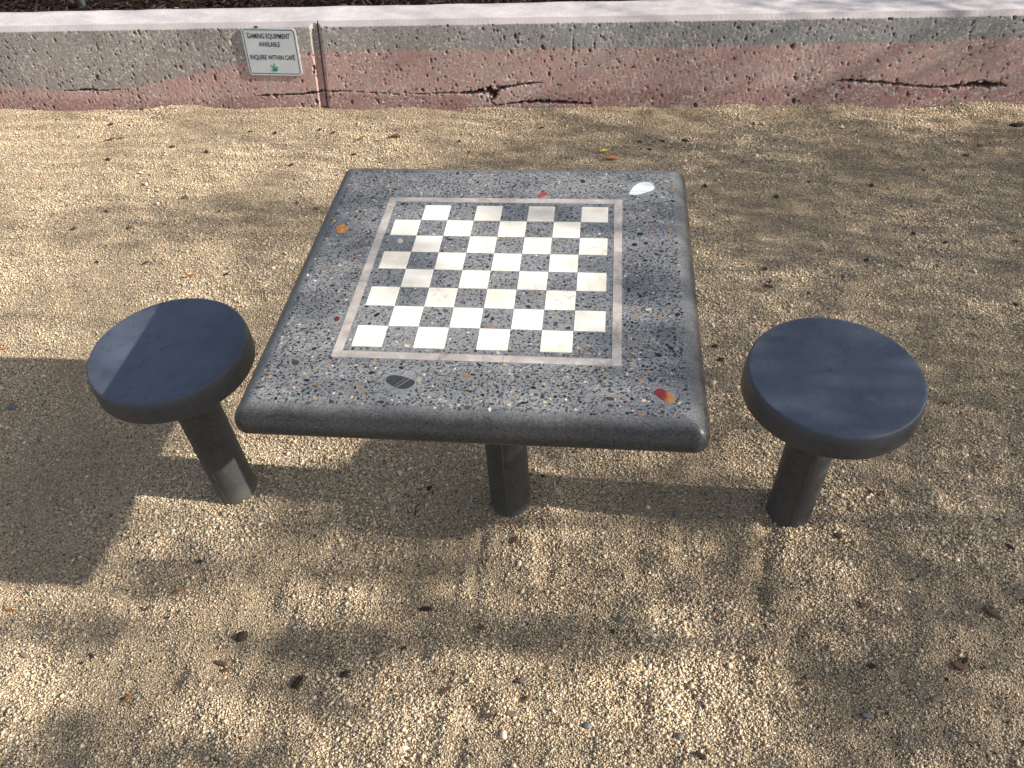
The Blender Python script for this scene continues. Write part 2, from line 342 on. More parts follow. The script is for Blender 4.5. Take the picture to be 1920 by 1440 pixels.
# ------------------------------------------------------------------ low concrete wall
def fine_axis():
    s = list(np.arange(-2.75, 2.75, .0036)) + list(np.arange(-.835, -.745, .0014))
    s = sorted(set(np.round(s, 4)))
    a = [s[0]]
    for v in s[1:]:
        if v - a[-1] > .0012: a.append(v)
    lo = [-9, -7, -5.5, -4.5, -3.8, -3.4, -3.1, -2.95, -2.85]; hi = [2.85, 2.95, 3.1, 3.4, 3.8, 4.5, 5.5, 7, 9]
    return np.array(lo + a + hi)
def build_wall():
    S = fine_axis()
    prof = [(BAT * z, z, 0) for z in np.arange(-.12, -.02, .03)] + [(BAT * z, z, 0) for z in np.arange(-.02, .3535, .0038)]
    prof += [(.046 + .026 * t, .3540 + (.0165) * t, 1) for t in np.linspace(0.06, 1, 9)]
    prof += [(q, WALL_H, 2) for q in np.arange(.075, .238, .006)] + [(.243, WALL_H - .002, 2), (.247, WALL_H - .007, 2), (.248, .30, 2), (.248, -.12, 2)]
    Q = np.array([p[0] for p in prof]); ZZ = np.array([p[1] for p in prof]); K = np.array([p[2] for p in prof])
    SS, QQ = np.meshgrid(S, Q); _, ZG = np.meshgrid(S, ZZ); _, KK = np.meshgrid(S, K)
    front = (KK == 0)
    dep = np.zeros_like(SS); crack = np.zeros_like(SS); pit = np.zeros_like(SS)
    g = np.random.default_rng(5)
    Wn, Wm = make_waves(31, .012), make_waves(32, .035)
    n1 = waves(Wn, SS, ZG + QQ); n2 = waves(Wm, SS, ZG + QQ)
    dep += n2 * .00022 + n1 * .00025
    # pits left by trapped air, slanting
    fidx = lambda s0, z0, r: (slice(max(0, np.searchsorted(ZZ[:np.sum(K == 0)], z0 - r)), np.searchsorted(ZZ[:np.sum(K == 0)], z0 + r) + 1), slice(np.searchsorted(S, s0 - r), np.searchsorted(S, s0 + r) + 1))
    for i in range(1700):
        s0, z0 = g.uniform(-2.7, 2.7), g.uniform(0, .37)
        a = g.lognormal(math.log(.0036), .42); a = min(a, .012); b = a * g.uniform(.5, .8); th = R(115) + g.normal(0, .35)
        sl = fidx(s0, z0, a * 1.6); ds = SS[sl] - s0; dz = ZG[sl] - z0
        u = (ds * math.cos(th) + dz * math.sin(th)) / a; v = (-ds * math.sin(th) + dz * math.cos(th)) / b
        m = np.clip((1.15 - np.sqrt(u * u + v * v) + .15 * n1[sl]) * 2.2, 0, 1)
        dep[sl] = np.maximum(dep[sl], m * a * 1.3); pit[sl] = np.maximum(pit[sl], np.clip(m, 0, 1))
    # cracks, from the photograph
    def crk(pts, w, d):
        P = [on_wall(a, b) for a, b, *_ in pts]; ww = [c[2] if len(c) > 2 else 1 for c in pts]
        smin, smax = min(p[0] for p in P) - .05, max(p[0] for p in P) + .05
        cs = slice(np.searchsorted(S, smin), np.searchsorted(S, smax)); nf = np.sum(K == 0); sl = (slice(0, nf), cs)
        x, z = SS[sl], ZG[sl]; best = np.full(x.shape, 9.0)
        for (a, b, wa, wb) in zip(P, P[1:], ww, ww[1:]):
            vx, vz = b[0] - a[0], b[1] - a[1]; t = np.clip(((x - a[0]) * vx + (z - a[1]) * vz) / (vx * vx + vz * vz + 1e-9), 0, 1)
            dd = np.hypot(x - a[0] - t * vx, z - a[1] - t * vz) / (w * (wa + (wb - wa) * t)); best = np.minimum(best, dd)
        m = np.clip(1.35 - best + .22 * n1[sl] + .32 * n2[sl], 0, 1)
        dep[sl] = np.maximum(dep[sl], m * d); crack[sl] = np.maximum(crack[sl], np.clip(m * 1.5 - .2, 0, 1))
    crk(((483, 180, .6), (500, 179, 1.2), (530, 178, .7), (565, 177, 1), (592, 174, 1.5), (612, 172, 1.0), (650, 171, .5)), .0036, .012)
    crk(((650, 171, .3), (760, 178, .2), (835, 174, .6), (868, 175, 1.0), (895, 173, 2.2), (918, 170, 3.4), (926, 178, 3.2)), .0036, .026)
    crk(((918, 178, 2.6), (940, 166, 1.6), (968, 160, 1.0), (1000, 156, .9), (1015, 155, .4)), .0036, .018)
    crk(((926, 182, 2.2), (920, 190, 1.2), (930, 198, .7)), .0036, .018)
    crk(((930, 198, .5), (960, 194, .8), (985, 191, 1.6), (1030, 191, 2.0), (1075, 193, 1.4), (1110, 195, .7)), .0036, .016)
    crk(((120, 171, .3), (150, 169, .9), (172, 168, 1.4), (190, 170, .5), (225, 168, .3)), .0036, .010)
    crk(((1566, 153, .4), (1580, 151, 1.2), (1620, 153, 1.2), (1665, 156, 1.0), (1710, 161, .9), (1755, 164, .8), (1800, 162, 1.6), (1835, 158, 3.2), (1862, 159, 2.8), (1890, 161, .5)), .0040, .022)
    crk(((1076, 43, .3), (1074, 95, .3), (1068, 130, .2)), .0036, .003)
    crk(((1826, 30, .35), (1818, 70, .3), (1806, 108, .3), (1796, 126, .2)), .0036, .003)
    # joint: bevel, flat bed, open slot, bevel; it leans a little as in the photograph
    sj = -.778 - .024 * (WALL_H - ZG) / .38
    t = (SS - sj) * 1000 + 8      # millimetres from the left lip
    gd = np.interp(t, [0, 11, 11.5, 30, 31, 35, 36, 37, 52], [0, 17, 18, 18, 40, 40, 18, 17, 0]) / 1000
    gd[(t < 0) | (t > 52)] = -1
    crack = np.maximum(crack, ((t > 30.5) & (t < 35.5) & (KK == 0)) * .9)
    q = QQ + dep * front + np.where(KK == 1, n1 * .0004, 0)
    q = np.where((KK <= 1), np.maximum(q, gd + BAT * np.minimum(ZG, .354)) , q)
    z = ZG + np.where(KK == 2, waves(make_waves(40, .3), SS, QQ) * .0008, 0)
    wx, wy = wall_world(SS, q)
    co = np.stack([wx, wy, z], -1).reshape(-1, 3)
    m, n_ = SS.shape; idx = np.arange(m * n_).reshape(m, n_)
    fc = np.stack([idx[:-1, :-1], idx[:-1, 1:], idx[1:, 1:], idx[1:, :-1]], -1).reshape(-1, 4)
    me = fast_mesh('concrete_wall', co, fc, True)
    # layer line between the grey and the red pour
    bl = [(-60, 160), (0, 163), (60, 166), (110, 170), (170, 171), (240, 163), (290, 155), (330, 146), (380, 137), (420, 125), (452, 118), (480, 112), (560, 101), (585, 97)]
    br = [(603, 96), (900, 93), (1280, 88), (1500, 83), (1740, 78), (1919, 70)]
    B = [on_wall(*p) for p in bl + br]; bs, bz = np.array([b[0] for b in B]), np.array([b[1] for b in B])
    line = np.interp(SS, bs, bz) + n2 * .0018 * (SS < -.77) + n1 * .0008
    red = np.clip((line - ZG) / .004 + .5, 0, 1) * (KK == 0)
    lb = [on_wall(*p) for p in ((0, 185), (300, 188), (480, 180), (600, 176), (850, 178), (925, 195), (1100, 170), (1300, 168), (1560, 158), (1800, 165), (1919, 165))]
    l2 = np.interp(SS, [b[0] for b in lb], [b[1] for b in lb])
    low = np.clip((l2 + n2 * .004 - ZG) / .012 + .5, 0, 1)
    float_attr(me, 'red', red); float_attr(me, 'low', low); float_attr(me, 'top', (KK >= 1).astype(float) * np.clip((ZG - .2) * 50, 0, 1))
    float_attr(me, 'crack', crack); float_attr(me, 'pit', pit); float_attr(me, 'cham', (KK == 1).astype(float))
    o = link('concrete_wall', me, M_WALL)
    tag(o, 'low cracked concrete wall, grey above and red below, with a pale pink top, behind the table', 'wall')
build_wall()

# ------------------------------------------------------------------ mulch bed behind the wall
def build_mulch():
    S = np.linspace(-8, 8, 160); Q = np.concatenate([np.linspace(.247, 1.6, 40), np.linspace(1.8, 9, 14)])
    SS, QQ = np.meshgrid(S, Q); wv = make_waves(50, .25)
    Zm = .345 + waves(wv, SS, QQ) * .007
    wx, wy = wall_world(SS, QQ); m, n_ = SS.shape; idx = np.arange(m * n_).reshape(m, n_)
    fc = np.stack([idx[:-1, :-1], idx[:-1, 1:], idx[1:, 1:], idx[1:, :-1]], -1).reshape(-1, 4)
    n = NT('soil'); f, _ = n.noise(40, 5, .7); mat = n.fin(n.ramp(f, [(.3, (.018, .011, .008)), (.7, (.06, .036, .024))]), .95, n.bump(f, 1, .012), .15)
    o = link('mulch_bed', fast_mesh('mulch_bed', np.stack([wx, wy, Zm], -1).reshape(-1, 3), fc, True), mat); tag(o, kind='structure')
    # shredded bark on top
    n = 9000; g = np.random.default_rng(9)
    s = g.uniform(-3.4, 3.2, n); q = .255 + g.random(n) ** 1.5 * 1.1; x, y = wall_world(s, q); z = .345 + waves(wv, s, q) * .007 + g.uniform(0, .018, n)
    L, Wd, T = g.uniform(.008, .030, n), g.uniform(.002, .007, n), g.uniform(.001, .003, n)
    b = np.array([[-1, -1, -1], [1, -1, -1], [1, 1, -1], [-1, 1, -1], [-1, -1, 1], [1, -1, 1], [1, 1, 1], [-1, 1, 1]], dtype=float)
    v = b[None] * np.stack([L, Wd, T], -1)[:, None] + g.uniform(-.0012, .0012, (n, 8, 3))
    el = g.normal(0, .35, n); az = g.uniform(0, 6.28, n); c, si = np.cos(el)[:, None], np.sin(el)[:, None]
    xx = v[..., 0] * c - v[..., 2] * si; zz = v[..., 0] * si + v[..., 2] * c; yy = v[..., 1]
    c, si = np.cos(az)[:, None], np.sin(az)[:, None]
    co = np.stack([xx * c - yy * si + x[:, None], xx * si + yy * c + y[:, None], zz + z[:, None]], -1).reshape(-1, 3)
    fb = np.array([[0, 3, 2, 1], [4, 5, 6, 7], [0, 1, 5, 4], [1, 2, 6, 5], [2, 3, 7, 6], [3, 0, 4, 7]])
    me = fast_mesh('mulch', co, (np.arange(n)[:, None, None] * 8 + fb[None]).reshape(-1, 4))
    pal = np.array([[.040, .022, .015], [.075, .042, .028], [.12, .075, .05], [.20, .12, .07], [.025, .016, .012]]); k = g.choice(5, n, p=[.33, .27, .15, .05, .2])
    color_attr(me, 'col', np.repeat(pal[k], 8, 0))
    mt = NT('shredded_bark'); f, _ = mt.noise(200, 3); mm = mt.fin(mt.mix(1.0, mt.attr('col'), mt.ramp(f, [(.3, .6), (.7, 1.4)]), 'MULTIPLY'), .9, None, .2)
    o = link('mulch', me, mm); tag(o, 'dark shredded bark mulch behind the low concrete wall', 'mulch', kind='stuff')
build_mulch()

# ------------------------------------------------------------------ tubes, lathes
def lathe(profile, seg=96):
    v, f = [], []
    m = len(profile)
    for r, z in profile:
        for k in range(seg):
            a = 2 * math.pi * k / seg; v.append((r * math.cos(a), r * math.sin(a), z))
    for i in range(m - 1):
        for k in range(seg):
            k2 = (k + 1) % seg; f.append((i * seg + k, i * seg + k2, (i + 1) * seg + k2, (i + 1) * seg + k))
    return v, f
def tube(pts, radii, seg=8):
    v, f = [], []
    pts = [Vector(p) for p in pts]
    for i, p in enumerate(pts):
        d = (pts[min(i + 1, len(pts) - 1)] - pts[max(i - 1, 0)]).normalized()
        a = d.orthogonal().normalized() if i == 0 else (a - a.dot(d) * d).normalized()
        b = d.cross(a)
        for k in range(seg):
            t = 2 * math.pi * k / seg; v.append(tuple(p + radii[i] * (math.cos(t) * a + math.sin(t) * b)))
    for i in range(len(pts) - 1):
        for k in range(seg):
            k2 = (k + 1) % seg; f.append((i * seg + k, i * seg + k2, (i + 1) * seg + k2, (i + 1) * seg + k))
    f.append(tuple(range(seg))[::-1]); f.append(tuple(range((len(pts) - 1) * seg, len(pts) * seg)))
    return v, f

# ------------------------------------------------------------------ stools
def stool(loc, rz, label):
    root = empty('stool', (loc[0], loc[1], 0), rz)
    tag(root, label, 'stool', 'round concrete stools beside the chess table')
    r, z = SEAT_R, SEAT_Z; b = .006
    prof = [(0.0005, z)] + [(rr, z) for rr in (.06, .12, r - .016)]
    prof += [(r - .010 + b * math.sin(t), z - b + b * math.cos(t)) for t in np.linspace(.1, math.pi / 2, 6)]
    prof += [(r - .001, z - .020), (r, z - .052)]
    prof += [(r - .005 + .005 * math.cos(t), z - .057 - .005 * math.sin(t)) for t in np.linspace(.2, math.pi / 2, 5)]
    prof += [(r - .03, z - .063), (.052, z - .064), (.0005, z - .064)]
    v, f = lathe(prof, 128)
    v = [(x * (1 + .0012 * math.sin(5 * math.atan2(y, x) + rz) + .0007 * math.sin(13 * math.atan2(y, x))), y * (1 + .0012 * math.sin(5 * math.atan2(y, x) + rz) + .0007 * math.sin(13 * math.atan2(y, x))), z_ + .0004 * math.sin(3 * math.atan2(y, x) + rz)) for x, y, z_ in v]
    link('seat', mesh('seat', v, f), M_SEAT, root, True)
    cp = [(.0525, SEAT_Z - .063), (.0525, .3), (.0528, .15), (.0530, .03), (.0535, -.15)]
    cp = [(cp[0][0], cp[0][1])] + [(.0528 + .0004 * math.sin(i * 2.1), SEAT_Z - .07 - i * .02) for i in range(31)]
    v, f = lathe(cp, 64)
    link('column', mesh('column', v, f), M_COL, root, True)
    # raised seam left by the tube mould
    sv = [(-.0012, 0, 0), (0, -.0012, 0), (.0012, 0, 0)]
    a = R(-108) - rz; vv, ff = [], []
    for i in range(16):
        zz = -.02 + i * (SEAT_Z - .03) / 15; jr = .0526 + .0003 * math.sin(i * 3.7)
        for da, dr in ((-.022, -.0012), (0, .0012), (.022, -.0012)): vv.append(((jr + dr) * math.cos(a + da), (jr + dr) * math.sin(a + da), zz))
    for i in range(15):
        for k in range(2): ff.append((i * 3 + k, i * 3 + k + 1, i * 3 + k + 4, i * 3 + k + 3))
    link('mould_seam', mesh('mould_seam', vv, ff), M_COL, root)
    return root
stool(STOOL_L, .4, 'round black concrete stool to the left of the table, partly sunlit across its seat')
stool(STOOL_R, -1.1, 'round black concrete stool to the right of the table, wholly in dappled shade')

# ------------------------------------------------------------------ chess table
table = empty('chess_table', (TC[0], TC[1], 0), TYAW)
tag(table, 'square grey terrazzo pedestal table with an inlaid chessboard, standing between two black stools', 'table')
HX = .3905; HY = .3955
def slab():
    """rounded-square rings from the middle outwards, over the bullnose and back under"""
    prof = [(.0005, TH), (.10, TH), (.20, TH), (.30, TH), (.345, TH), (.352, TH)]
    for t in np.linspace(8, 90, 12): prof.append((.3525 + .0405 * math.sin(R(t)) , .7265 + .0335 * math.cos(R(t))))
    prof.append((.393, .722))
    for t in np.linspace(10, 90, 6): prof.append((.381 + .012 * math.cos(R(t)), .722 - .012 * math.sin(R(t))))
    prof += [(.30, .710), (.0005, .710)]
    v, f, N = [], [], 20
    for h, z in prof:
        cr = max(.0015, .027 - (.393 - h)) if h > .33 else .0015
        cr = min(cr, .5 * h)
        for c in range(4):
            cx, cy = [(1, 1), (-1, 1), (-1, -1), (1, -1)][c]
            for k in range(N + 1):
                a = R(90 * c + 90 * k / N)
                x = cx * (h - cr) + cr * math.cos(a); y = cy * (h - cr) + cr * math.sin(a)
                v.append((x * HX / .393, y * HY / .393, z))
    M = 4 * (N + 1)
    for i in range(len(prof) - 1):
        for k in range(M):
            k2 = (k + 1) % M; f.append((i * M + k, (i + 1) * M + k, (i + 1) * M + k2, i * M + k2))
    return v, f
v, f = slab()
g = random.Random(21)
def inside_tile(x, y, pad=0.0):
    s = .0554
    if max(abs(x), abs(y)) < 4 * s + pad:
        c, r = math.floor(x / s + 4), math.floor(y / s + 4)
        for dc in (-1, 0, 1):
            for dr in (-1, 0, 1):
                cc, rr = c + dc, r + dr
                if 0 <= cc < 8 and 0 <= rr < 8 and (cc + rr) % 2 == 0:
                    if (cc - 4) * s - pad < x < (cc - 3) * s + pad and (rr - 4) * s - pad < y < (rr - 3) * s + pad: return True
    m = max(abs(x), abs(y))
    return .2335 - pad < m < .2505 + pad
big_spots = [(1203, 355, .027), (640, 430, .013), (1017, 367, .012), (750, 716, .026), (1247, 741, .019), (630, 598, .014), (1190, 458, .014), (748, 452, .02)]
ct, st = math.cos(TYAW), math.sin(TYAW)
def tlocal(px, py):
    P = at(px, py, TH); dx, dy = P[0] - TC[0], P[1] - TC[1]; return dx * ct + dy * st, -dx * st + dy * ct
bs = [(*tlocal(a, b), r) for a, b, r in big_spots]
placed = []; grid = {}
nslab_v, nslab_f = len(v), len(f)
pv, pf, pc = [], [], []
def try_pebble(a, asp):
    for _ in range(6):
        x, y = g.uniform(-.358, .358), g.uniform(-.360, .360)
        # clusters are denser towards the near edge and margins
        if g.random() > .55 + .45 * (max(abs(x), abs(y)) > .25): continue
        if math.hypot(max(0, abs(x) - .33), max(0, abs(y) - .335)) > .027: continue
        if inside_tile(x, y, a * .9): continue
        if any(math.hypot(x - bx, y - by) < br + a for bx, by, br in bs): continue
        cx, cy = int(x / .012), int(y / .012)
        if any(math.hypot(x - ox, y - oy) < (a + oa) * .92 for i in (-1, 0, 1) for j in (-1, 0, 1) for ox, oy, oa in grid.get((cx + i, cy + j), [])): continue
        grid.setdefault((cx, cy), []).append((x, y, a * (.5 + .5 * asp))); return x, y
    return None
DARK = [(.016, .017, .019), (.028, .028, .030), (.040, .041, .043), (.065, .065, .065), (.055, .045, .036), (.11, .11, .105)]
WARM = [(.34, .19, .08), (.42, .27, .13), (.46, .37, .23), (.28, .12, .07), (.50, .44, .33), (.22, .15, .09)]
PALE = [(.72, .72, .70), (.60, .58, .54)]
for i in range(12500):
    a = min(.0085, max(.0009, g.lognormvariate(math.log(.0019), .46)))
    asp = g.uniform(.45, .88)
    p = try_pebble(a, asp)
    if not p: continue
    x, y = p
    near = (y < -.2) or (x < -.25) or (x > .25)
    t = g.random(); wp = .17 if near else .05
    c = g.choice(WARM) if t < wp else (g.choice(PALE) if t < wp + .015 else g.choice(DARK))
    if c in PALE: a = min(a, .0026)
    if c in WARM and a > .006: a *= .75
    th = g.gauss(.15, .9); n = 9; b0 = len(pv); ph = g.uniform(0, 6.28)
    for k in range(n):
        an = 2 * math.pi * k / n; rr = 1 + .16 * math.sin(2 * an + ph) + g.uniform(-.10, .10)
        ex, ey = a * rr * math.cos(an), a * asp * rr * math.sin(an)
        pv.append((x + ex * math.cos(th) - ey * math.sin(th), y + ex * math.sin(th) + ey * math.cos(th), TH + .0003))
    pf.append(tuple(range(b0, b0 + n))); k_ = g.uniform(.8, 1.25); pc.append(tuple(min(.9, q * k_) for q in c))
me = mesh('tabletop', v + pv, f + [tuple(i + nslab_v for i in q) for q in pf])
ca = np.full((len(v) + len(pv), 3), .2); o_ = len(v)
for q, c in zip(pf, pc):
    for i in q: ca[o_ + i] = c
color_attr(me, 'col', ca)
tabletop = link('tabletop', me, [M_TERR, M_PEB], table, False)
me.polygons.foreach_set('use_smooth', [i < nslab_f for i in range(len(me.polygons))])
me.polygons.foreach_set('material_index', [0 if i < nslab_f else 1 for i in range(len(me.polygons))])
print('pebbles', len(pf))
# white squares
tv, tf = [], []
s = .0554
for c in range(8):
    for r in range(8):
        if (c + r) % 2: continue
        b0 = len(tv); e = .0004
        x0, x1, y0, y1 = (c - 4) * s + e, (c - 3) * s - e, (r - 4) * s + e, (r - 3) * s - e
        for z, ins in ((TH - .002, 0), (TH + .0004, 0), (TH + .0007, .0004)):
            tv += [(x0 + ins, y0 + ins, z), (x1 - ins, y0 + ins, z), (x1 - ins, y1 - ins, z), (x0 + ins, y1 - ins, z)]
        for L in (0, 4):
            for k in range(4): tf.append((b0 + L + k, b0 + L + (k + 1) % 4, b0 + L + 4 + (k + 1) % 4, b0 + L + 4 + k))
        tf.append((b0 + 8, b0 + 9, b0 + 10, b0 + 11))
chess = link('chessboard_inlay', mesh('chessboard_inlay', tv, tf), M_MARB, tabletop)
# four marble border strips, cut into lengths
def prism(poly, z0, z1):
    n = len(poly); vv = [(x, y, z0) for x, y in poly] + [(x, y, z1) for x, y in poly]
    ff = [tuple(range(n, 2 * n))] + [(k, (k + 1) % n, n + (k + 1) % n, n + k) for k in range(n)]
    return vv, ff
def join(parts):
    vv, ff = [], []
    for a, b in parts:
        o = len(vv); vv += a; ff += [tuple(i + o for i in q) for q in b]
    return vv, ff
o_, i_ = .2502, .2340
def strip(rects): return join([prism([(a, b), (c, b), (c, d), (a, d)], TH - .002, TH + .0006) for a, b, c, d in rects])
e = .0004
sides = [[(-o_, -o_, -i_, .045 - e), (-o_, .045 + e, -i_, o_)], [(i_, -o_, o_, -.02 - e), (i_, -.02 + e, o_, .115 - e), (i_, .115 + e, o_, o_)],
         [(-i_ + e, i_, .09 - e, o_), (.09 + e, i_, i_ - e, o_)], [(-i_ + e, -o_, -.06 - e, -i_), (-.06 + e, -o_, .05 - e, -i_), (.05 + e, -o_, i_ - e, -i_)]]
for rects in sides:
    vv, ff = strip(rects); link('border_strip', mesh('border_strip', vv, ff), M_STRIP, tabletop)
# large inlaid stones, outlines from the photograph
def stone(px_pts, mat, label, z=.0006):
    P = [tlocal(a, b) for a, b in px_pts]
    # round the outline once (Chaikin)
    Qs = []
    for a, b in zip(P, P[1:] + P[:1]): Qs += [(a[0] * .75 + b[0] * .25, a[1] * .75 + b[1] * .25), (a[0] * .25 + b[0] * .75, a[1] * .25 + b[1] * .75)]
    area = sum(a[0] * b[1] - b[0] * a[1] for a, b in zip(Qs, Qs[1:] + Qs[:1]))
    if area < 0: Qs.reverse()
    vv, ff = prism(Qs, TH - .002, TH + z)
    o = link('inlaid_stone', mesh('inlaid_stone', vv, ff), mat, tabletop); o['label'] = label
def zoomed(pts, k, ox, oy): return [(ox + a / k, oy + b / k) for a, b in pts]
n = NT('white_shell'); f, _ = n.noise(60, 3, .5, n.vscale(n.pos, (.35, 2.2, 1))); M_SHELL = n.fin(n.ramp(f, [(.35, (.52, .60, .64)), (.6, (.78, .82, .83))]), .3)
n = NT('dark_granite_pebble'); f, _ = n.noise(350, 3); w_, _ = n.noise(35, 2, .4, n.vscale(n.pos, (1, 1, 1))); 
def _vein(n, col):
    sx = n.t.nodes.new('ShaderNodeSeparateXYZ'); n.put(sx.inputs[0], n.pos); wv_, _ = n.noise(90, 3)
    for (a, b), wd in ((((746, 725), (768, 711)), .00075), (((745, 720), (759, 710)), .0004)):
        A, B = tlocal(*a), tlocal(*b); nx_, ny_ = -(B[1] - A[1]), B[0] - A[0]; l_ = math.hypot(nx_, ny_); nx_ /= l_; ny_ /= l_
        dd = n.math('ADD', n.math('ADD', n.math('MULTIPLY', sx.outputs[0], nx_), n.math('MULTIPLY', sx.outputs[1], ny_)), -(A[0] * nx_ + A[1] * ny_))
        dd = n.math('ABSOLUTE', n.math('ADD', dd, n.math('MULTIPLY', n.math('SUBTRACT', wv_, .5), .002)))
        col = n.mix(n.ramp(n.math('MULTIPLY', dd, 1 / wd), [(.5, .8), (1.0, 0.0)]), col, (.30, .31, .30))
    return col
M_DPEB = n.fin(_vein(n, n.ramp(f, [(.3, (.014, .016, .018)), (.7, (.060, .065, .063))])), .4)
n = NT('red_jasper'); f, _ = n.noise(45, 4); sx = n.t.nodes.new('ShaderNodeSeparateXYZ'); n.put(sx.inputs[0], n.pos)
jx = tlocal(1250, 741)[0]; fx = n.math('ADD', sx.outputs[0], n.math('MULTIPLY', n.math('SUBTRACT', f, .5), .03))
n2 = n.math('MULTIPLY', n.math('SUBTRACT', fx, jx - .02), 25.0, True)
M_JASP = n.fin(n.ramp(n2, [(.3, (.20, .022, .022)), (.5, (.26, .05, .03)), (.62, (.48, .20, .05)), (.9, (.50, .27, .07))]), .25)
M_ORNG = simple('orange_agate', (.50, .22, .045), .3, .5, 120); M_REDS = simple('brick_red_stone', (.33, .055, .045), .3, .3, 120)
M_MAR = simple('maroon_stone', (.16, .015, .03), .3, .3, 120); M_BLKS = simple('black_stone', (.015, .016, .02), .3, .3, 120); M_WQ = simple('white_quartz', (.62, .56, .52), .3, .25, 120)
stone(zoomed([(-20, 1000), (80, 880), (170, 750), (300, 640), (480, 540), (660, 500), (860, 520), (1030, 610), (1110, 700), (1130, 790), (1040, 870), (900, 930), (700, 980), (520, 1050), (330, 1090), (150, 1110), (20, 1080)], 24, 1180, 320), M_SHELL, 'large white shell-like stone inlaid near the far right corner')
stone(zoomed([(455, 430), (500, 330), (620, 265), (800, 262), (1000, 290), (1250, 360), (1430, 430), (1515, 520), (1450, 610), (1330, 700), (1180, 752), (1000, 750), (820, 710), (650, 620), (500, 520)], 19.2, 700, 690), M_DPEB, 'big dark grey pebble inlaid in the near margin of the tabletop')
stone(zoomed([(460, 640), (540, 545), (680, 515), (780, 545), (960, 650), (1110, 740), (1190, 850), (1160, 930), (1050, 990), (920, 990), (760, 890), (560, 760)], 18, 1200, 700), M_JASP, 'red and orange stone inlaid near the near right corner')
stone(zoomed([(160, 670), (190, 650), (250, 645), (280, 665), (278, 700), (230, 735), (180, 732), (162, 700)], 5.333, 600, 300), M_ORNG, 'rounded orange stone inlaid in the left margin')
stone(zoomed([(255, 350), (300, 325), (355, 325), (360, 345), (300, 378), (260, 375)], 5.333, 960, 300), M_REDS, 'small brick red stone inlaid in the far margin')
stone(zoomed([(858, 160), (880, 140), (905, 145), (903, 168), (875, 180)], 4.174, 420, 560), M_MAR, 'small maroon stone inlaid beside the left border strip')
stone(zoomed([(1196, 847), (1210, 832), (1245, 832), (1257, 847), (1245, 862), (1210, 862)], 5.333, 960, 300), M_BLKS, 'small round black stone inlaid in the right margin')
stone(zoomed([(772, 815), (780, 790), (815, 785), (830, 805), (815, 830), (785, 835)], 5.333, 600, 300), M_WQ, 'white quartz pebble inlaid in a dark square of the board')
# table column
pts = [(.0505 + .0004 * math.sin(i * 1.7), .711 - i * .028) for i in range(28)]
v, f = lathe(pts, 72); link('column', mesh('column', v, f), M_COL, table, True)
a = R(-101) - TYAW; vv, ff = [], []
for i in range(40):
    zz = -.02 + i * .72 / 39; jr = .0511 + .0003 * math.sin(i * 3.7); aa = a + .012 * math.sin(i * .9)
    for da, dr in ((-.024, -.0013), (0, .0014), (.024, -.0013)): vv.append(((jr + dr) * math.cos(aa + da), (jr + dr) * math.sin(aa + da), zz))
for i in range(39):
    for k in range(2): ff.append((i * 3 + k, i * 3 + k + 1, i * 3 + k + 4, i * 3 + k + 3))
link('mould_seam', mesh('mould_seam', vv, ff), simple('pale_seam', (.075, .072, .066), .8, .6, 60), table)

# ------------------------------------------------------------------ sign on the wall
def rrect(w, h, r, n=7):
    P = []
    for c, (sx_, sy_) in enumerate(((1, 1), (-1, 1), (-1, -1), (1, -1))):
        for k in range(n + 1):
            a_ = R(90 * c + 90 * k / n); P.append((sx_ * (w / 2 - r) + r * math.cos(a_), sy_ * (h / 2 - r) + r * math.sin(a_)))
    return P
SW, SH_ = .2475, .203
n = NT('grey_sign_face'); f, _ = n.noise(12, 4); f2, _ = n.noise(170, 3); M_SIGN = n.fin(n.mix(n.ramp(f2, [(.66, 0.0), (.75, .35)]), n.ramp(f, [(.3, (.46, .485, .505)), (.7, (.55, .57, .58))]), (.30, .30, .29)), .45)
M_INK = simple('black_ink', (.022, .028, .034), .5, .2, 90); M_GREEN = simple('green_paint', (.01, .22, .085), .5, .35, 200)
c4 = [on_wall(*q, .006) for q in ((451, 55), (553, 52), (568, 139), (468, 141))]
sx0, sz0 = sum(q[0] for q in c4) / 4, sum(q[1] for q in c4) / 4
signo = empty('sign', (0, 0, 0)); tag(signo, 'pale grey rounded sign about gaming equipment fixed to the low wall beside the joint', 'sign')
wx_, wy_ = wall_world(sx0, BAT * sz0 - .0075)
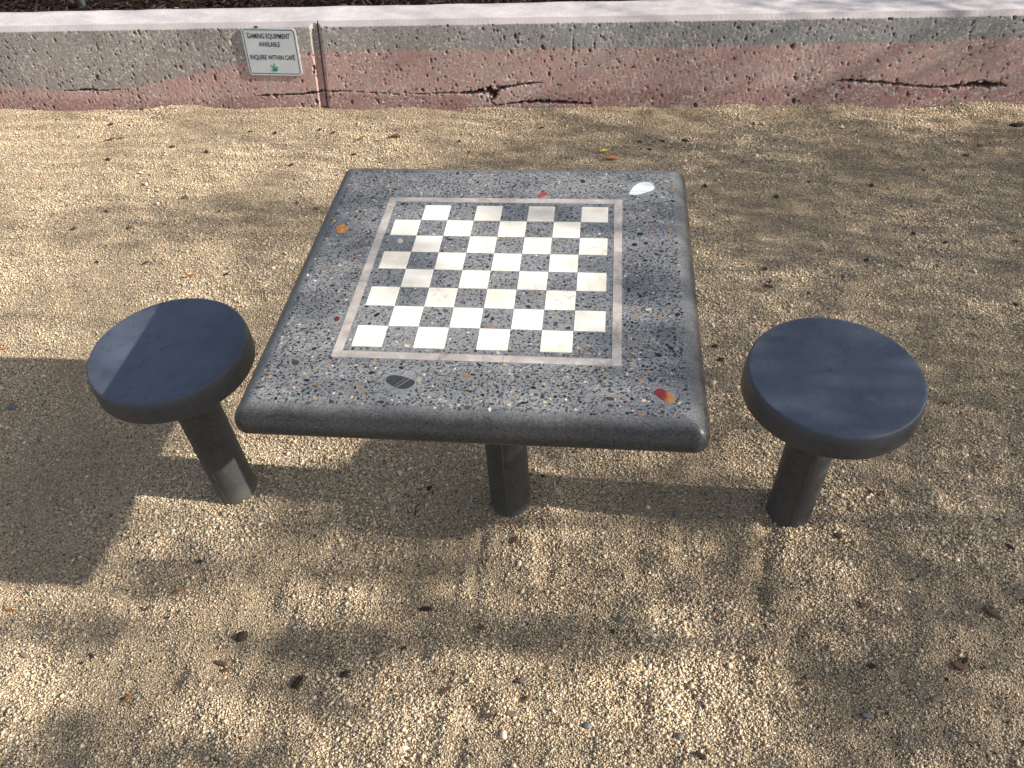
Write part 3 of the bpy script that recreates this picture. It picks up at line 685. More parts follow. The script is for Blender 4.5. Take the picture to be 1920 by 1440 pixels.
# sign frame: local x along wall, local y up, local z out of the wall
Mx = Matrix(((wc, 0, ws, wx_), (ws, 0, -wc, wy_), (0, 1, 0, sz0), (0, 0, 0, 1))) @ Matrix.Rotation(-math.atan(BAT), 4, 'X') @ Matrix.Rotation(R(-1.6), 4, 'Z')
signo.matrix_world = Mx
def pl(poly, z0, z1): return prism(poly, z0, z1)
vv, ff = pl(rrect(SW, SH_, .017), -.0055, .0); link('plate', mesh('plate', vv, ff), M_SIGN, signo)
outer, inner = rrect(SW - .013, SH_ - .013, .013), rrect(SW - .0185, SH_ - .0185, .0105)
N = len(outer); vv = [(x, y, .0004) for x, y in outer] + [(x, y, .0004) for x, y in inner]; ff = [(k, (k + 1) % N, N + (k + 1) % N, N + k) for k in range(N)]
link('border_line', mesh('border_line', vv, ff), M_INK, signo)
def text(body, x, y, w, h):
    cu = bpy.data.curves.new('lettering', 'FONT'); cu.body = body; cu.size = .03; cu.align_x = 'CENTER'; cu.resolution_u = 4; cu.offset = .0006
    o = bpy.data.objects.new('tmp', cu); COL.objects.link(o); bpy.context.view_layer.update()
    me = bpy.data.meshes.new_from_object(o); bpy.data.objects.remove(o)
    n_ = len(me.vertices); co = np.zeros(n_ * 3, dtype=np.float32); me.vertices.foreach_get('co', co); co = co.reshape(-1, 3)
    ref = .03 * .70
    x0, x1 = co[:, 0].min(), co[:, 0].max()
    co[:, 0] = (co[:, 0] - (x0 + x1) / 2) * w / (x1 - x0) + x; co[:, 1] = co[:, 1] * h / ref + y; co[:, 2] = .0006
    me.vertices.foreach_set('co', co.ravel()); me.name = 'lettering'; me.update()
    return link('lettering', me, M_INK, signo)
text('GAMING EQUIPMENT', -.002, .058, .196, .0205)
text('AVAILABLE', -.004, .024, .097, .0195)
text('INQUIRE WITHIN CAF\u00c9', 0.000, -.032, .207, .0195)
# green emblem: a sprig of pointed leaves over a round body
def leafpoly(cx, cy, ang, L, w):
    P = [(0, -w * .5), (L * .45, -w), (L, 0), (L * .45, w), (0, w * .5)]; c_, s_ = math.cos(ang), math.sin(ang)
    return [(cx + a * c_ - b * s_, cy + a * s_ + b * c_) for a, b in P]
parts = []
for i, (cx, cy, an, L, w) in enumerate(((.001, -.066, 92, .022, .0028), (-.002, -.068, 146, .022, .0030), (.003, -.070, 22, .018, .0028), (.002, -.072, 55, .012, .003), (-.006, -.074, 188, .010, .0022), (.008, -.078, -8, .008, .002))):
    q_ = leafpoly(cx, cy, R(an), L, w); parts.append(([(x, y, .0006 + i * .0001) for x, y in q_], [tuple(range(5))]))
body = [(.012 * math.cos(t) * (1 + .12 * math.sin(3 * t)), -.0765 + .0075 * math.sin(t) * (1 + .15 * math.cos(5 * t)), .0013) for t in np.linspace(0, 2 * math.pi, 22)[:-1]]
parts.append((body, [tuple(range(21))]))
vv, ff = join(parts); link('emblem', mesh('emblem', vv, ff), M_GREEN, signo)
# scratch and top fixing
vv, ff = prism([(-.112, .0835 - .006), (-.088, .0905 - .006), (-.0875, .0895 - .006), (-.1115, .0822 - .006)], .0001, .0007); link('scratch', mesh('scratch', vv, ff), M_INK, signo)
vv, ff = prism([(-.058, .1018), (-.044, .1018), (-.043, .108), (-.059, .109)], -.003, .0015); link('fixing_tab', mesh('fixing_tab', vv, ff), simple('black_tab', (.015, .015, .016), .5), signo)

# ------------------------------------------------------------------ thin grey pipe behind the wall
b = at(158, 14, .36); t_ = b + np.array([-.02, .03, .55])
v, f = tube([b + (t_ - b) * k / 6 + np.array([.004 * math.sin(k), 0, -.03]) for k in range(7)], [.011] * 7, 12)
pipe = link('irrigation_pipe', mesh('irrigation_pipe', v, f), simple('grey_plastic', (.16, .18, .19), .5), None, True)
tag(pipe, 'thin blue-grey pipe rising from the mulch at the far left behind the wall', 'pipe')

# ------------------------------------------------------------------ litter on the gravel
M_BARK = simple('dark_bark', (.045, .030, .024), .9, .6, 300, .2); M_BARK2 = simple('brown_bark', (.13, .075, .05), .9, .5, 300, .2); M_BARK3 = simple('weathered_grey_bark', (.20, .155, .13), .9, .4, 300, .2)
M_LEAFO = simple('orange_dry_leaf', (.38, .17, .06), .7, .35, 150, .3); M_LEAFB = simple('brown_dry_leaf', (.17, .085, .045), .7, .35, 150, .3); M_LEAFY = simple('yellow_leaf', (.62, .52, .05), .6, .3, 150, .3)
M_LEAFT = simple('tan_dry_leaf', (.46, .33, .16), .7, .3, 150, .3); M_PG = simple('blue_grey_pebble', (.125, .125, .13), .6, .3, 300); M_PW = simple('cream_pebble', (.58, .50, .38), .7, .2, 300); M_TWIG = simple('grey_twig', (.10, .075, .055), .9, .4, 300, .2)
M_GRASS = simple('green_blade', (.25, .33, .10), .6, .3, 150)
PXM = lambda P: float(np.linalg.norm(P - CAM)) / FPX
def place(o, px, py, ang, lift=.004):
    P = at(px, py); o.location = (P[0], P[1], float(terrain(np.array([P[0]]), np.array([P[1]]))[0]) + lift); o.rotation_euler = (random.uniform(-.2, .2), random.uniform(-.2, .2), ang)
def chip_mesh(L, W, T, ridges=False):
    n_ = 7; g_ = random.Random(random.random()); vv, ff = [], []
    poly = []
    for k in range(n_):
        an = 2 * math.pi * k / n_; rr = g_.uniform(.78, 1.12); poly.append((L / 2 * rr * math.cos(an) * 1.05, W / 2 * rr * math.sin(an)))
    for z, sc in ((-T * .5, .9), (T * .2, 1.0), (T * .5, .82)):
        for x, y in poly: vv.append((x * sc, y * sc, z + g_.uniform(-.12, .12) * T))
    for l in range(2):
        for k in range(n_): ff.append((l * n_ + k, l * n_ + (k + 1) % n_, (l + 1) * n_ + (k + 1) % n_, (l + 1) * n_ + k))
    ff.append(tuple(range(n_))[::-1]); ff.append(tuple(range(2 * n_, 3 * n_)))
    if ridges:
        for r_ in (-.3, 0, .3):
            b0 = len(vv); w = W * .09
            for x, y, z in ((-L * .42, r_ * W - w, T * .45), (L * .42, r_ * W - w, T * .45), (L * .42, r_ * W + w, T * .45), (-L * .42, r_ * W + w, T * .45), (-L * .38, r_ * W, T * .9), (L * .38, r_ * W, T * .9)): vv.append((x, y, z))
            ff += [(b0, b0 + 1, b0 + 5, b0 + 4), (b0 + 2, b0 + 3, b0 + 4, b0 + 5), (b0 + 1, b0 + 2, b0 + 5), (b0 + 3, b0, b0 + 4)]
    return mesh('bark_chip', vv, ff)
def leaf_mesh(L, W, curl):
    vv, ff = [], []; NL, NW = 8, 4
    for i in range(NL + 1):
        t = i / NL; x = (t - .5) * L; w = W / 2 * math.sin(math.pi * min(1, t * .93 + .05)) ** .8
        for j in range(NW + 1):
            s_ = j / NW * 2 - 1; vv.append((x, s_ * w * (1 - .25 * curl), curl * (abs(s_) ** 1.6) * w * 1.1 + curl * .25 * L * (t - .5) ** 2 * 4 * .5 + .0008 * math.sin(9 * t + 3 * s_)))
    for i in range(NL):
        for j in range(NW): a_ = i * (NW + 1) + j; ff.append((a_, a_ + 1, a_ + NW + 2, a_ + NW + 1))
    me = mesh('leaf', vv, ff); return me
def twig_mesh(L, r_):
    P = [(L * (k / 6 - .5), L * .07 * math.sin(k * 1.3 + L * 99), .0015 * math.sin(k * 2)) for k in range(7)]
    v_, f_ = tube(P, [r_ * (1 - .1 * k) for k in range(7)], 6); return mesh('twig', v_, f_)
def peb_mesh(r_):
    bm = bmesh.new(); bmesh.ops.create_icosphere(bm, subdivisions=2, radius=r_)
    g_ = random.random() * 50
    for v_ in bm.verts:
        k = 1 + .22 * mnoise.noise(v_.co * (1.2 / r_) + Vector((g_, 0, 0))); v_.co = Vector((v_.co.x * 1.25 * k, v_.co.y * .9 * k, v_.co.z * .6 * k))
    me = bpy.data.meshes.new('pebble'); bm.to_mesh(me); bm.free(); return me
def litter(kind, px, py, size_px, deg, mat, label, group=None, asp=.4):
    L = size_px * PXM(at(px, py)) * 1.05
    if kind == 'bark_chip': me = chip_mesh(L, L * asp, L * .22)
    elif kind == 'ridged': me = chip_mesh(L, L * asp, L * .2, True); kind = 'bark_chip'
    elif kind == 'leaf': me = leaf_mesh(L, L * asp, random.uniform(.5, 1.0))
    elif kind == 'twig': me = twig_mesh(L, max(.0012, L * .035))
    else: me = peb_mesh(L / 2)
    o = link(kind, me, mat, None, kind in ('leaf', 'pebble'))
    place(o, px, py, R(deg), .0045 if kind != 'pebble' else .002 + L * .1)
    if kind == 'leaf':
        so = o.modifiers.new('thick', 'SOLIDIFY'); so.thickness = .0005
    cat = {'bark_chip': 'bark chip', 'leaf': 'leaf', 'twig': 'twig', 'pebble': 'pebble'}[kind]
    tag(o, label, cat, group)
# the pieces one can point to
litter('ridged', 558, 1278, 24, 62, M_BARK, 'ridged black bark chip on the gravel at the lower left', asp=.72)
litter('pebble', 647, 1267, 13, 20, M_BARK, 'round black seed beside the ridged bark chip')
litter('bark_chip', 800, 1145, 27, -8, M_BARK, 'long flat black bark chip in front of the table, below its column', asp=.28)
litter('bark_chip', 967, 1020, 16, 40, M_BARK2, 'red-brown bark lump sunk in the gravel just in front of the table column', asp=.9)
litter('bark_chip', 903, 1185, 17, -6, M_BARK2, 'oval brown bark chip to the right of the long black one', asp=.55)
litter('leaf', 1132, 286, 15, 25, M_LEAFY, 'small yellow-green leaf behind the far edge of the table', asp=.6)
litter('leaf', 1148, 301, 24, 8, M_LEAFO, 'orange-brown curled leaf beside the yellow leaf', asp=.45)
litter('leaf', 886, 285, 13, 60, M_LEAFO, 'small orange leaf tip standing up behind the table, left of the yellow leaf')
litter('leaf', 803, 307, 20, 10, M_LEAFT, 'straw-coloured narrow leaf just behind the far edge of the table', asp=.3)
litter('leaf', 743, 259, 18, 0, M_LEAFB, 'dark red curled leaf on the sunny gravel behind the table', asp=.6)
litter('leaf', 679, 262, 17, 45, M_LEAFB, 'brown curled leaf between the wall joint and the dark red leaf', asp=.4)
litter('leaf', 209, 262, 20, 12, M_LEAFB, 'thin brown leaf on the bright gravel at the far left', asp=.28)
litter('leaf', 229, 260, 13, -8, M_LEAFO, 'short orange leaf right beside the thin brown leaf at the far left', asp=.35)
litter('leaf', 325, 278, 13, -10, M_LEAFB, 'tiny curled black-brown leaf left of the sign, on bright gravel', asp=.4)
litter('leaf', 357, 519, 26, 8, M_LEAFO, 'long flat orange leaf lying behind the left stool', asp=.22)
litter('twig', 298, 218, 26, 68, M_TWIG, 'forked grey twig close to the wall at the left')
litter('leaf', 113, 221, 11, 50, M_GRASS, 'green blade of grass near the wall at the far left', asp=.3)
litter('bark_chip', 547, 310, 9, 10, M_BARK, 'small black bark chip on bright gravel left of the far table corner', asp=.7)
litter('bark_chip', 1908, 234, 22, -6, M_BARK, 'black bark piece near the wall at the right edge', asp=.35)
litter('bark_chip', 1285, 267, 14, -15, M_BARK, 'curved dark bark chip on shaded gravel, right of the yellow leaf', asp=.4)
litter('leaf', 1418, 563, 16, -35, M_LEAFT, 'pale dry leaf above the right stool', asp=.4)
litter('bark_chip', 1437, 555, 17, -35, M_BARK2, 'brown bark sliver beside the pale leaf above the right stool', asp=.3)
litter('bark_chip', 1786, 1265, 27, -15, M_BARK2, 'largest brown bark piece on the gravel at the lower right', asp=.45)
litter('bark_chip', 1796, 1255, 14, 40, M_BARK, 'black chip leaning against the largest brown bark piece', asp=.5)
litter('bark_chip', 1312, 1425, 20, -40, M_BARK, 'dark bark chip at the bottom edge, right of centre', asp=.4)
litter('leaf', 333, 1107, 22, 35, M_LEAFO, 'reddish dry leaf in front of the left stool', asp=.3)
litter('leaf', 236, 1306, 20, 60, M_LEAFO, 'narrow orange leaf on the gravel at the lower left', asp=.3)
litter('bark_chip', 410, 1238, 26, -20, M_BARK2, 'long brown bark splinter at the lower left, left of the ridged chip', asp=.3)
litter('bark_chip', 418, 1252, 18, 15, M_BARK2, 'short brown splinter touching the long bark splinter', asp=.3)
litter('pebble', 451, 1190, 17, 30, M_BARK, 'round dark brown lump on sunlit gravel, lower left')
litter('bark_chip', 40, 1223, 18, -25, M_BARK3, 'grey-brown bark chip near the left edge', asp=.45)
litter('leaf', 12, 1136, 20, -15, M_LEAFO, 'reddish splinter at the left edge below the table shadow', asp=.25)
litter('leaf', 3, 652, 22, 20, M_LEAFO, 'orange leaf cut by the left edge of the view', asp=.25)
litter('pebble', 20, 758, 13, 0, M_PG, 'dull purple-grey pebble in the table shadow at the left edge')
litter('bark_chip', 806, 918, 12, 45, M_BARK, 'black chip in the shade left of the table column', asp=.7)
litter('twig', 783, 955, 30, 68, M_BARK, 'short black twig standing in a groove left of the table column')
litter('bark_chip', 1018, 901, 9, -40, M_BARK, 'black chip just to the right of the table column', asp=.7)
litter('pebble', 1014, 897, 7, 0, M_PW, 'cream pebble touching the black chip right of the table column')
litter('pebble', 1265, 972, 11, 70, M_PG, 'pale blue-grey pebble in the shadow of the right stool')
litter('pebble', 1214, 960, 9, 80, M_PW, 'slim cream pebble in the shadow of the right stool')
litter('pebble', 945, 1383, 13, 100, M_PW, 'largest cream pebble near the bottom edge')
litter('pebble', 1100, 1368, 12, 0, M_PG, 'round blue-grey pebble near the bottom edge')
litter('pebble', 974, 1062, 9, 80, M_PW, 'cream pebble in front of the table column')
litter('pebble', 1162, 1170, 12, 20, M_PG, 'bluish pebble in front of the table, below its right half')
litter('pebble', 1272, 1387, 11, 0, M_PG, 'grey pebble at the bottom edge next to the dark bark chip')
litter('bark_chip', 982, 1281, 19, 20, M_BARK3, 'mauve-grey bark chip in the brightest patch of gravel', asp=.5)
litter('bark_chip', 962, 1345, 22, -5, M_BARK3, 'grey-brown bark chip below the brightest patch of gravel', asp=.42)
litter('bark_chip', 988, 1318, 18, 40, M_BARK2, 'brown splinter between the two grey bark chips', asp=.3)
litter('bark_chip', 838, 1300, 26, 25, M_BARK2, 'long brown sliver on bright gravel at the bottom centre', asp=.2)
litter('leaf', 930, 1350, 18, 60, M_LEAFB, 'brown leaf scrap beside the lower grey bark chip', asp=.35)
litter('bark_chip', 1747, 1327, 26, 15, M_BARK3, 'pale grey bark chip at the lower right', asp=.33)
litter('bark_chip', 1617, 1354, 18, -8, M_PG, 'slate-coloured flat chip at the lower right', asp=.45)
litter('bark_chip', 1845, 1168, 26, -50, M_BARK2, 'brown bark sliver near the right edge', asp=.3)
litter('bark_chip', 1563, 1025, 14, -10, M_BARK, 'black lump below the right stool column', asp=.8)
litter('bark_chip', 1876, 1046, 15, -50, M_BARK, 'black chip near the right edge, level with the stool foot', asp=.5)
litter('bark_chip', 1625, 1265, 13, -20, M_BARK, 'black angular chip left of the largest brown bark piece', asp=.7)
litter('bark_chip', 1610, 1153, 14, 10, M_BARK2, 'dark triangular chip below the right stool', asp=.6)
litter('bark_chip', 1632, 946, 26, -22, M_BARK2, 'thin bark sliver to the right of the right stool column', asp=.2)
litter('bark_chip', 1768, 775, 16, 5, M_BARK2, 'brown chip just beyond the right rim of the right stool', asp=.4)
litter('bark_chip', 1337, 667, 13, 0, M_BARK, 'dark chip between the table and the right stool', asp=.6)
litter('bark_chip', 1348, 691, 15, 5, M_BARK, 'flat dark sliver below the dark chip between table and right stool', asp=.35)
litter('bark_chip', 1634, 349, 12, 70, M_BARK, 'upright dark chip on the shaded gravel at the upper right', asp=.5)
litter('bark_chip', 1883, 1290 + 120, 1, 0, M_BARK, 'black speck near the lower right corner', asp=.6)
litter('bark_chip', 1914, 1412, 17, 80, M_BARK, 'black bark chip at the lower right corner', asp=.6)
# scattered crumbs nobody could tell apart
spots = [(332, 1142), (312, 1152), (372, 1048), (163, 1222), (148, 1236), (274, 1134), (590, 1003), (866, 1014), (754, 1132), (758, 1218), (1104, 1194), (1148, 1192), (1198, 1214), (886, 1318), (1044, 1364), (1410, 1252), (1668, 1262), (1760, 1292), (1838, 1352), (1654, 1352), (1906, 1148), (1700, 1104), (1494, 1294), (1502, 1284),
         (1516, 342), (1456, 372), (1768, 464), (1710, 446), (1754, 504), (1752, 512), (1684, 512), (1620, 502), (1432, 520), (1300, 366), (1392, 306), (1412, 236), (1605, 250), (1838, 272), (1812, 290), (1732, 318), (1895, 590), (1440, 546), (1016, 240), (1200, 268), (1242, 268), (1218, 282), (663, 287), (782, 246), (862, 265), (470, 250), (517, 252), (600, 244), (625, 250), (390, 289), (203, 300), (208, 234), (266, 207), (137, 427), (242, 428), (594, 391), (556, 378), (348, 373), (200, 395), (412, 398), (424, 514), (273, 493), (182, 490), (480, 660), (1322, 352)]
for i, (a_, b_) in enumerate(spots):
    litter('bark_chip', a_, b_, random.uniform(6, 11), random.uniform(0, 180), random.choice([M_BARK, M_BARK, M_BARK2]), 'tiny dark bark crumb scattered on the tan gravel', 'bark crumbs scattered on the gravel', random.uniform(.35, .8))

# ------------------------------------------------------------------ the tree whose crown dapples the place
# how densely the crown covers the sun, seen from a place on the ground (x, y, spread x, spread y, cover)
SH = [(120, 260, 170, 45, .02), (420, 250, 160, 40, .06), (300, 330, 260, 22, .10), (560, 268, 90, 18, .35), (760, 250, 120, 26, .10), (640, 330, 60, 30, .06), (60, 360, 160, 40, .03),
      (430, 425, 210, 34, .62), (200, 400, 120, 14, .35), (150, 440, 130, 25, .25), (560, 470, 90, 30, .5), (90, 530, 170, 60, .05), (330, 500, 100, 28, .12), (420, 530, 120, 22, .3), (30, 630, 120, 40, .10), (520, 600, 60, 60, .35), (500, 720, 40, 50, .15),
      (1000, 250, 70, 30, .45), (1150, 275, 150, 34, .75), (1260, 240, 60, 16, .35), (1320, 212, 140, 16, .25), (1480, 214, 60, 14, .7), (1640, 212, 110, 15, .45), (1800, 212, 120, 20, .12), (1500, 300, 240, 50, .76), (1800, 300, 180, 50, .78), (1500, 420, 240, 60, .74), (1800, 430, 200, 80, .80),
      (1370, 560, 60, 40, .55), (1600, 560, 160, 40, .72), (1850, 620, 120, 100, .78), (1760, 500, 80, 24, .72), (1345, 700, 40, 60, .78), (1340, 800, 60, 40, .75), (1450, 850, 50, 40, .60), (1860, 850, 100, 100, .8), (1780, 780, 60, 60, .78),
      (500, 850, 50, 24, .05), (590, 850, 60, 20, .15), (650, 840, 40, 20, .25), (750, 880, 90, 30, .65), (640, 930, 110, 30, .72), (850, 940, 70, 40, .8), (600, 1010, 100, 26, .6), (700, 1060, 110, 26, .68), (420, 990, 60, 28, .35), (360, 920, 70, 20, .18), (480, 960, 40, 18, .28),
      (1040, 850, 60, 30, .62), (1180, 870, 80, 24, .40), (1260, 850, 60, 30, .55), (1380, 890, 40, 20, .45), (1200, 800, 70, 20, .55), (1080, 1010, 90, 26, .25), (1010, 1000, 40, 20, .20), (940, 1010, 40, 22, .35), (1220, 1020, 110, 24, .48), (1320, 1090, 60, 60, .66), (1390, 1090, 30, 50, .70), (1470, 1070, 70, 40, .42), (1560, 1030, 60, 40, .62), (1720, 1030, 160, 60, .80), (1500, 940, 60, 30, .55), (1600, 900, 80, 40, .75),
      (230, 1060, 70, 24, .6), (340, 1080, 100, 24, .72), (60, 1130, 90, 20, .10), (150, 1180, 130, 26, .72), (520, 1130, 100, 34, .0), (380, 1160, 80, 24, .22), (660, 1130, 60, 24, .25), (800, 1165, 140, 24, .62), (1010, 1195, 150, 26, .90), (960, 1110, 90, 26, .35), (1130, 1130, 90, 30, .38), (640, 1215, 110, 28, .85), (600, 1290, 70, 46, .75), (480, 1250, 60, 24, .35), (290, 1240, 110, 26, .2), (40, 1260, 70, 60, .05), (140, 1270, 60, 40, .25),
      (960, 1290, 130, 42, .0), (820, 1320, 90, 40, .12), (750, 1265, 60, 24, .30), (440, 1330, 110, 28, .14), (160, 1390, 130, 30, .78), (30, 1380, 60, 30, .3), (440, 1405, 110, 26, .75), (330, 1370, 80, 16, .35), (640, 1400, 80, 30, .28), (900, 1415, 160, 26, .30), (1130, 1300, 80, 40, .14), (1300, 1290, 80, 48, .06), (1350, 1370, 90, 30, .16), (1200, 1400, 100, 24, .42), (1450, 1200, 110, 40, .45), (1560, 1290, 120, 60, .86), (1560, 1400, 70, 34, .62), (1500, 1420, 60, 30, .4), (1800, 1180, 120, 60, .74), (1820, 1340, 90, 60, .45), (1720, 1420, 90, 30, .5), (1250, 1180, 70, 30, .35)]
SH_T = [(690, 340, 60, 16, .50), (800, 350, 60, 16, .20), (950, 350, 90, 14, .12), (1100, 345, 60, 14, .15), (1220, 345, 60, 16, .35), (650, 372, 40, 20, .72), (620, 410, 28, 26, .66), (700, 410, 40, 20, .22), (640, 450, 40, 18, .42), (730, 455, 36, 12, .86), (745, 482, 50, 13, .88), (800, 468, 50, 12, .5), (690, 500, 40, 16, .66), (610, 500, 36, 22, .34), (760, 510, 50, 16, .74), (820, 540, 46, 14, .55), (830, 420, 60, 18, .12), (960, 405, 50, 13, .86), (900, 400, 30, 12, .45), (1060, 406, 50, 11, .80), (1120, 412, 40, 14, .62), (1250, 412, 60, 22, .72), (1190, 440, 30, 20, .45), (1000, 450, 80, 20, .15), (1110, 455, 50, 18, .10), (900, 480, 90, 24, .03), (1060, 500, 60, 16, .12), (1150, 500, 46, 14, .55), (1120, 530, 46, 10, .42),
        (1240, 490, 60, 16, .45), (1230, 530, 70, 20, .88), (1260, 560, 50, 16, .55), (1240, 590, 60, 12, .32), (1290, 470, 24, 60, .25), (980, 560, 120, 40, .02), (860, 600, 100, 50, .04), (1030, 620, 60, 24, .05), (920, 640, 40, 14, .2), (1100, 600, 40, 14, .42), (1200, 625, 50, 14, .66), (1270, 620, 40, 18, .84), (600, 580, 36, 14, .72), (580, 620, 50, 22, .15), (700, 600, 50, 24, .02), (560, 650, 40, 20, .10), (540, 700, 40, 18, .70), (510, 730, 40, 16, .45), (640, 700, 80, 20, .10), (820, 690, 120, 24, .04), (1000, 700, 80, 24, .05), (1100, 720, 60, 20, .08), (1180, 700, 44, 16, .50), (1270, 700, 46, 18, .86), (1300, 740, 30, 16, .7), (1220, 745, 30, 14, .45), (1110, 775, 60, 14, .50), (960, 770, 120, 16, .10), (760, 770, 100, 16, .35), (560, 775, 80, 16, .25), (1260, 790, 60, 16, .55), (1310, 800, 30, 30, .1)]
SH_L = [(200, 680, 60, 60, .02), (260, 590, 50, 20, .18), (232, 640, 40, 11, .66), (300, 590, 60, 20, .3), (350, 660, 90, 60, .3)]
SH_R = [(1560, 640, 200, 60, .93), (1480, 720, 70, 80, .96), (1650, 760, 110, 60, .90), (1700, 680, 50, 60, .86), (1560, 700, 60, 50, .96)]
def cover(tab, u, v, base=.5):
    A = np.array(tab); w = np.exp(-(((u[:, None] - A[:, 0]) / A[:, 2]) ** 2 + ((v[:, None] - A[:, 1]) / A[:, 3]) ** 2))
    return (w @ A[:, 4] + .015 * base) / (w.sum(1) + .015)
def shade_at(P):
    """P (n,3) points in the crown -> wanted cover where their shadow falls"""
    n_ = len(P); S = np.full(n_, .5); done = np.zeros(n_, bool)
    def hit(z): return P - SUN[None] * ((P[:, 2] - z) / SUN[2])[:, None]
    H = hit(TH); dx, dy = H[:, 0] - TC[0], H[:, 1] - TC[1]; lx, ly = dx * ct + dy * st, -dx * st + dy * ct
    m = (abs(lx) < .40) & (abs(ly) < .41); u, v_ = pix(H[m]); S[m] = cover(SH_T, u, v_, .3) * .92; done |= m
    H = hit(SEAT_Z)
    for c_, tab in ((STOOL_L, SH_L), (STOOL_R, SH_R)):
        m = (np.hypot(H[:, 0] - c_[0], H[:, 1] - c_[1]) < .185) & ~done; u, v_ = pix(H[m]); S[m] = cover(tab, u, v_, .5); done |= m
    H = hit(WALL_H); s_, q_ = wall_local(H[:, 0], H[:, 1])
    m = (q_ > .02) & ~done
    Sw = np.where(q_ > .245, .80, .06 + .75 * np.exp(-((s_ - 1.55) / .38) ** 2 - ((q_ - .17) / .07) ** 2) + .35 * np.exp(-((s_ - 2.3) / .4) ** 2))
    S[m] = Sw[m]; done |= m
    # the leaning front face of the wall
    nw = np.array([-ws, wc, 0.0]); den = (SUN @ nw - BAT * SUN[2]); t_ = ((P - np.array([0, WY, 0])) @ nw - BAT * P[:, 2]) / den; Hw = P - SUN[None] * t_[:, None]
    s_, q_ = wall_local(Hw[:, 0], Hw[:, 1]); m = (Hw[:, 2] > .01) & (Hw[:, 2] < .36) & (t_ > 0) & ~done
    S[m] = np.interp(s_[m], [-2.6, -1, -.3, .3, .9, 1.5, 2.3], [.0, .0, .10, .15, .20, .32, .50]); done |= m
    H = hit(0); m = ~done; u, v_ = pix(H[m]); inv = (u > -250) & (u < 2170) & (v_ < 1640) & (v_ > 150)
    val = cover(SH, u, v_, .5); val = val + .09 * np.sin((np.clip(val, 0, 1) - .5) * math.pi) * (v_ > 980) * (np.abs(val - .5) < .49); S[m] = np.where(inv, val, .5)
    return np.clip(S * .97, 0, .925)
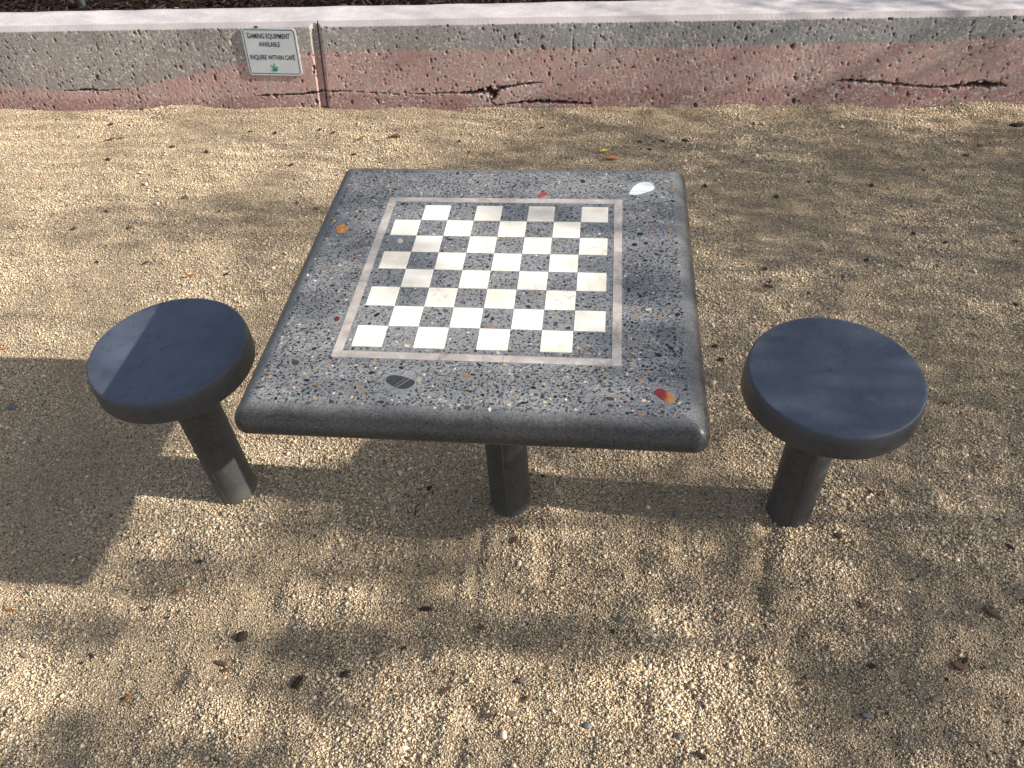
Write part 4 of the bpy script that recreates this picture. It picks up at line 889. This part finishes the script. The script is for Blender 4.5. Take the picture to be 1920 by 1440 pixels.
def build_tree():
    D = 6.0; ref = np.array([0.0, 1.6, .1]); C = ref + SUN * D
    e1 = np.array([-math.sin(SUN_AZ), math.cos(SUN_AZ), 0]); e2 = np.cross(SUN, e1)
    N = 640000; g_ = np.random.default_rng(77)
    u = g_.uniform(-3.6, 3.6, N); v_ = g_.uniform(-1.45, 2.05, N); w = g_.uniform(-.75, .75, N)
    P = C + u[:, None] * e1 + v_[:, None] * e2 + w[:, None] * SUN
    S = np.concatenate([shade_at(P[i:i + 40000]) for i in range(0, N, 40000)])
    wob = .12 * np.sin(5 * np.arctan2(v_, u) + 1) + .07 * np.sin(11 * np.arctan2(v_, u))
    shape = np.abs(u / 3.5) ** 2.4 + np.abs((v_ - .3) / 1.7) ** 2.4 < (1 + wob) ** 2.4
    a_eff = .000135
    want = -np.log(1 - S) / a_eff                     # leaves per square metre across the rays
    have = N / (7.2 * 3.5)
    keep = (g_.random(N) < want / have) & shape
    P = P[keep]; n_ = len(P); print('LEAVES', n_, 'needed density max', want.max(), have)
    L = g_.uniform(.013, .0215, n_); Wd = L * g_.uniform(.38, .55, n_)
    b = np.array([[-1, 0, 0], [-.2, 1, .12], [1, 0, -.1], [-.2, -1, .12]], dtype=float)
    v4 = b[None] * np.stack([L, Wd, Wd], -1)[:, None]
    q_ = g_.normal(size=(n_, 4)); q_ /= np.linalg.norm(q_, axis=1)[:, None]; a_, b_, c_, d_ = q_.T
    Rm = np.stack([1 - 2 * (c_ * c_ + d_ * d_), 2 * (b_ * c_ - a_ * d_), 2 * (b_ * d_ + a_ * c_), 2 * (b_ * c_ + a_ * d_), 1 - 2 * (b_ * b_ + d_ * d_), 2 * (c_ * d_ - a_ * b_), 2 * (b_ * d_ - a_ * c_), 2 * (c_ * d_ + a_ * b_), 1 - 2 * (b_ * b_ + c_ * c_)], -1).reshape(-1, 3, 3)
    co = (np.einsum('nij,nkj->nki', Rm, v4) + P[:, None]).reshape(-1, 3)
    fc = np.arange(n_ * 4).reshape(-1, 4)
    base = np.array([C[0] + 1.0, C[1] - .3, 0.0])
    root = empty('tree', tuple(base)); tag(root, 'leafy tree standing off to the right, its crown dappling the gravel with shade', 'tree')
    me = fast_mesh('crown', co - base, fc); color_attr(me, 'col', np.repeat(np.array([[.055, .10, .025]]) * np.exp(g_.normal(0, .3, (n_, 1))), 4, 0))
    mt = NT('leaves'); mm = mt.fin(mt.attr('col'), .55, None, .4); mt.b.inputs['Transmission Weight'].default_value = 0
    link('crown', me, mm, root)
    bark = simple('tree_bark', (.12, .095, .07), .9, .4, 12, .2, .8, .02)
    parts = []
    tp = [Vector((.1, 0, -.2)), Vector((.1, .02, .3)), Vector((.06, .04, .7)), Vector((.0, .06, 1.1)), Vector((-.03, .08, 1.4)), Vector((-.04, .10, 1.65))]
    parts.append(tube(tp, [.17, .14, .12, .11, .09, .05], 14))
    rr = random.Random(4)
    Pl = P - base
    for k in range(16):
        s0 = tp[3] + (tp[5] - tp[3]) * rr.uniform(0, 1); tgt = Vector(Pl[rr.randrange(n_)])
        mid = s0 * .5 + tgt * .5 + Vector((0, 0, rr.uniform(.05, .3)))
        r0 = rr.uniform(.010, .017); parts.append(tube([s0, s0 * .7 + mid * .3, mid, mid * .5 + tgt * .5 + Vector((0, 0, .05)), tgt], [r0, r0 * .8, r0 * .6, r0 * .35, .004], 7))
    vv, ff = join(parts); link('trunk', mesh('trunk', vv, ff), bark, root, True)
build_tree()

# ------------------------------------------------------------------ light, sky, camera
sl = bpy.data.lights.new('sun', 'SUN'); sl.energy = 5.0; sl.angle = R(.45); sl.color = (1.0, .935, .85)
so = bpy.data.objects.new('sun', sl); COL.objects.link(so); so.rotation_euler = Vector(-SUN).to_track_quat('-Z', 'Y').to_euler(); so.location = (8, -2, 8)
w = bpy.data.worlds.new('World'); scene.world = w; w.use_nodes = True; nt = w.node_tree
bg = nt.nodes['Background']; sky = nt.nodes.new('ShaderNodeTexSky'); sky.sky_type = 'NISHITA'; sky.sun_disc = False
sky.sun_elevation = SUN_EL; sky.sun_rotation = math.pi / 2 - SUN_AZ; sky.air_density = 1.0; sky.dust_density = 1.6; sky.ozone_density = .7
hs = nt.nodes.new('ShaderNodeHueSaturation'); hs.inputs['Saturation'].default_value = .62; nt.links.new(sky.outputs[0], hs.inputs['Color']); nt.links.new(hs.outputs[0], bg.inputs[0]); bg.inputs[1].default_value = .112
cd = bpy.data.cameras.new('camera'); cam = bpy.data.objects.new('camera', cd); COL.objects.link(cam); scene.camera = cam
cd.sensor_width = 36; cd.sensor_fit = 'HORIZONTAL'; cd.lens = FPX / 1920 * 36; cd.clip_end = 300; cd.clip_start = .02
cam.matrix_world = Matrix(((AX_R[0], AX_U[0], -AX_F[0], CAM[0]), (AX_R[1], AX_U[1], -AX_F[1], CAM[1]), (AX_R[2], AX_U[2], -AX_F[2], CAM[2]), (0, 0, 0, 1)))
vs = scene.view_settings; vs.view_transform = 'Standard'; vs.look = 'None'; vs.exposure = .75; vs.gamma = 1
scene.display_settings.display_device = 'sRGB'
scene.render.engine = 'CYCLES'
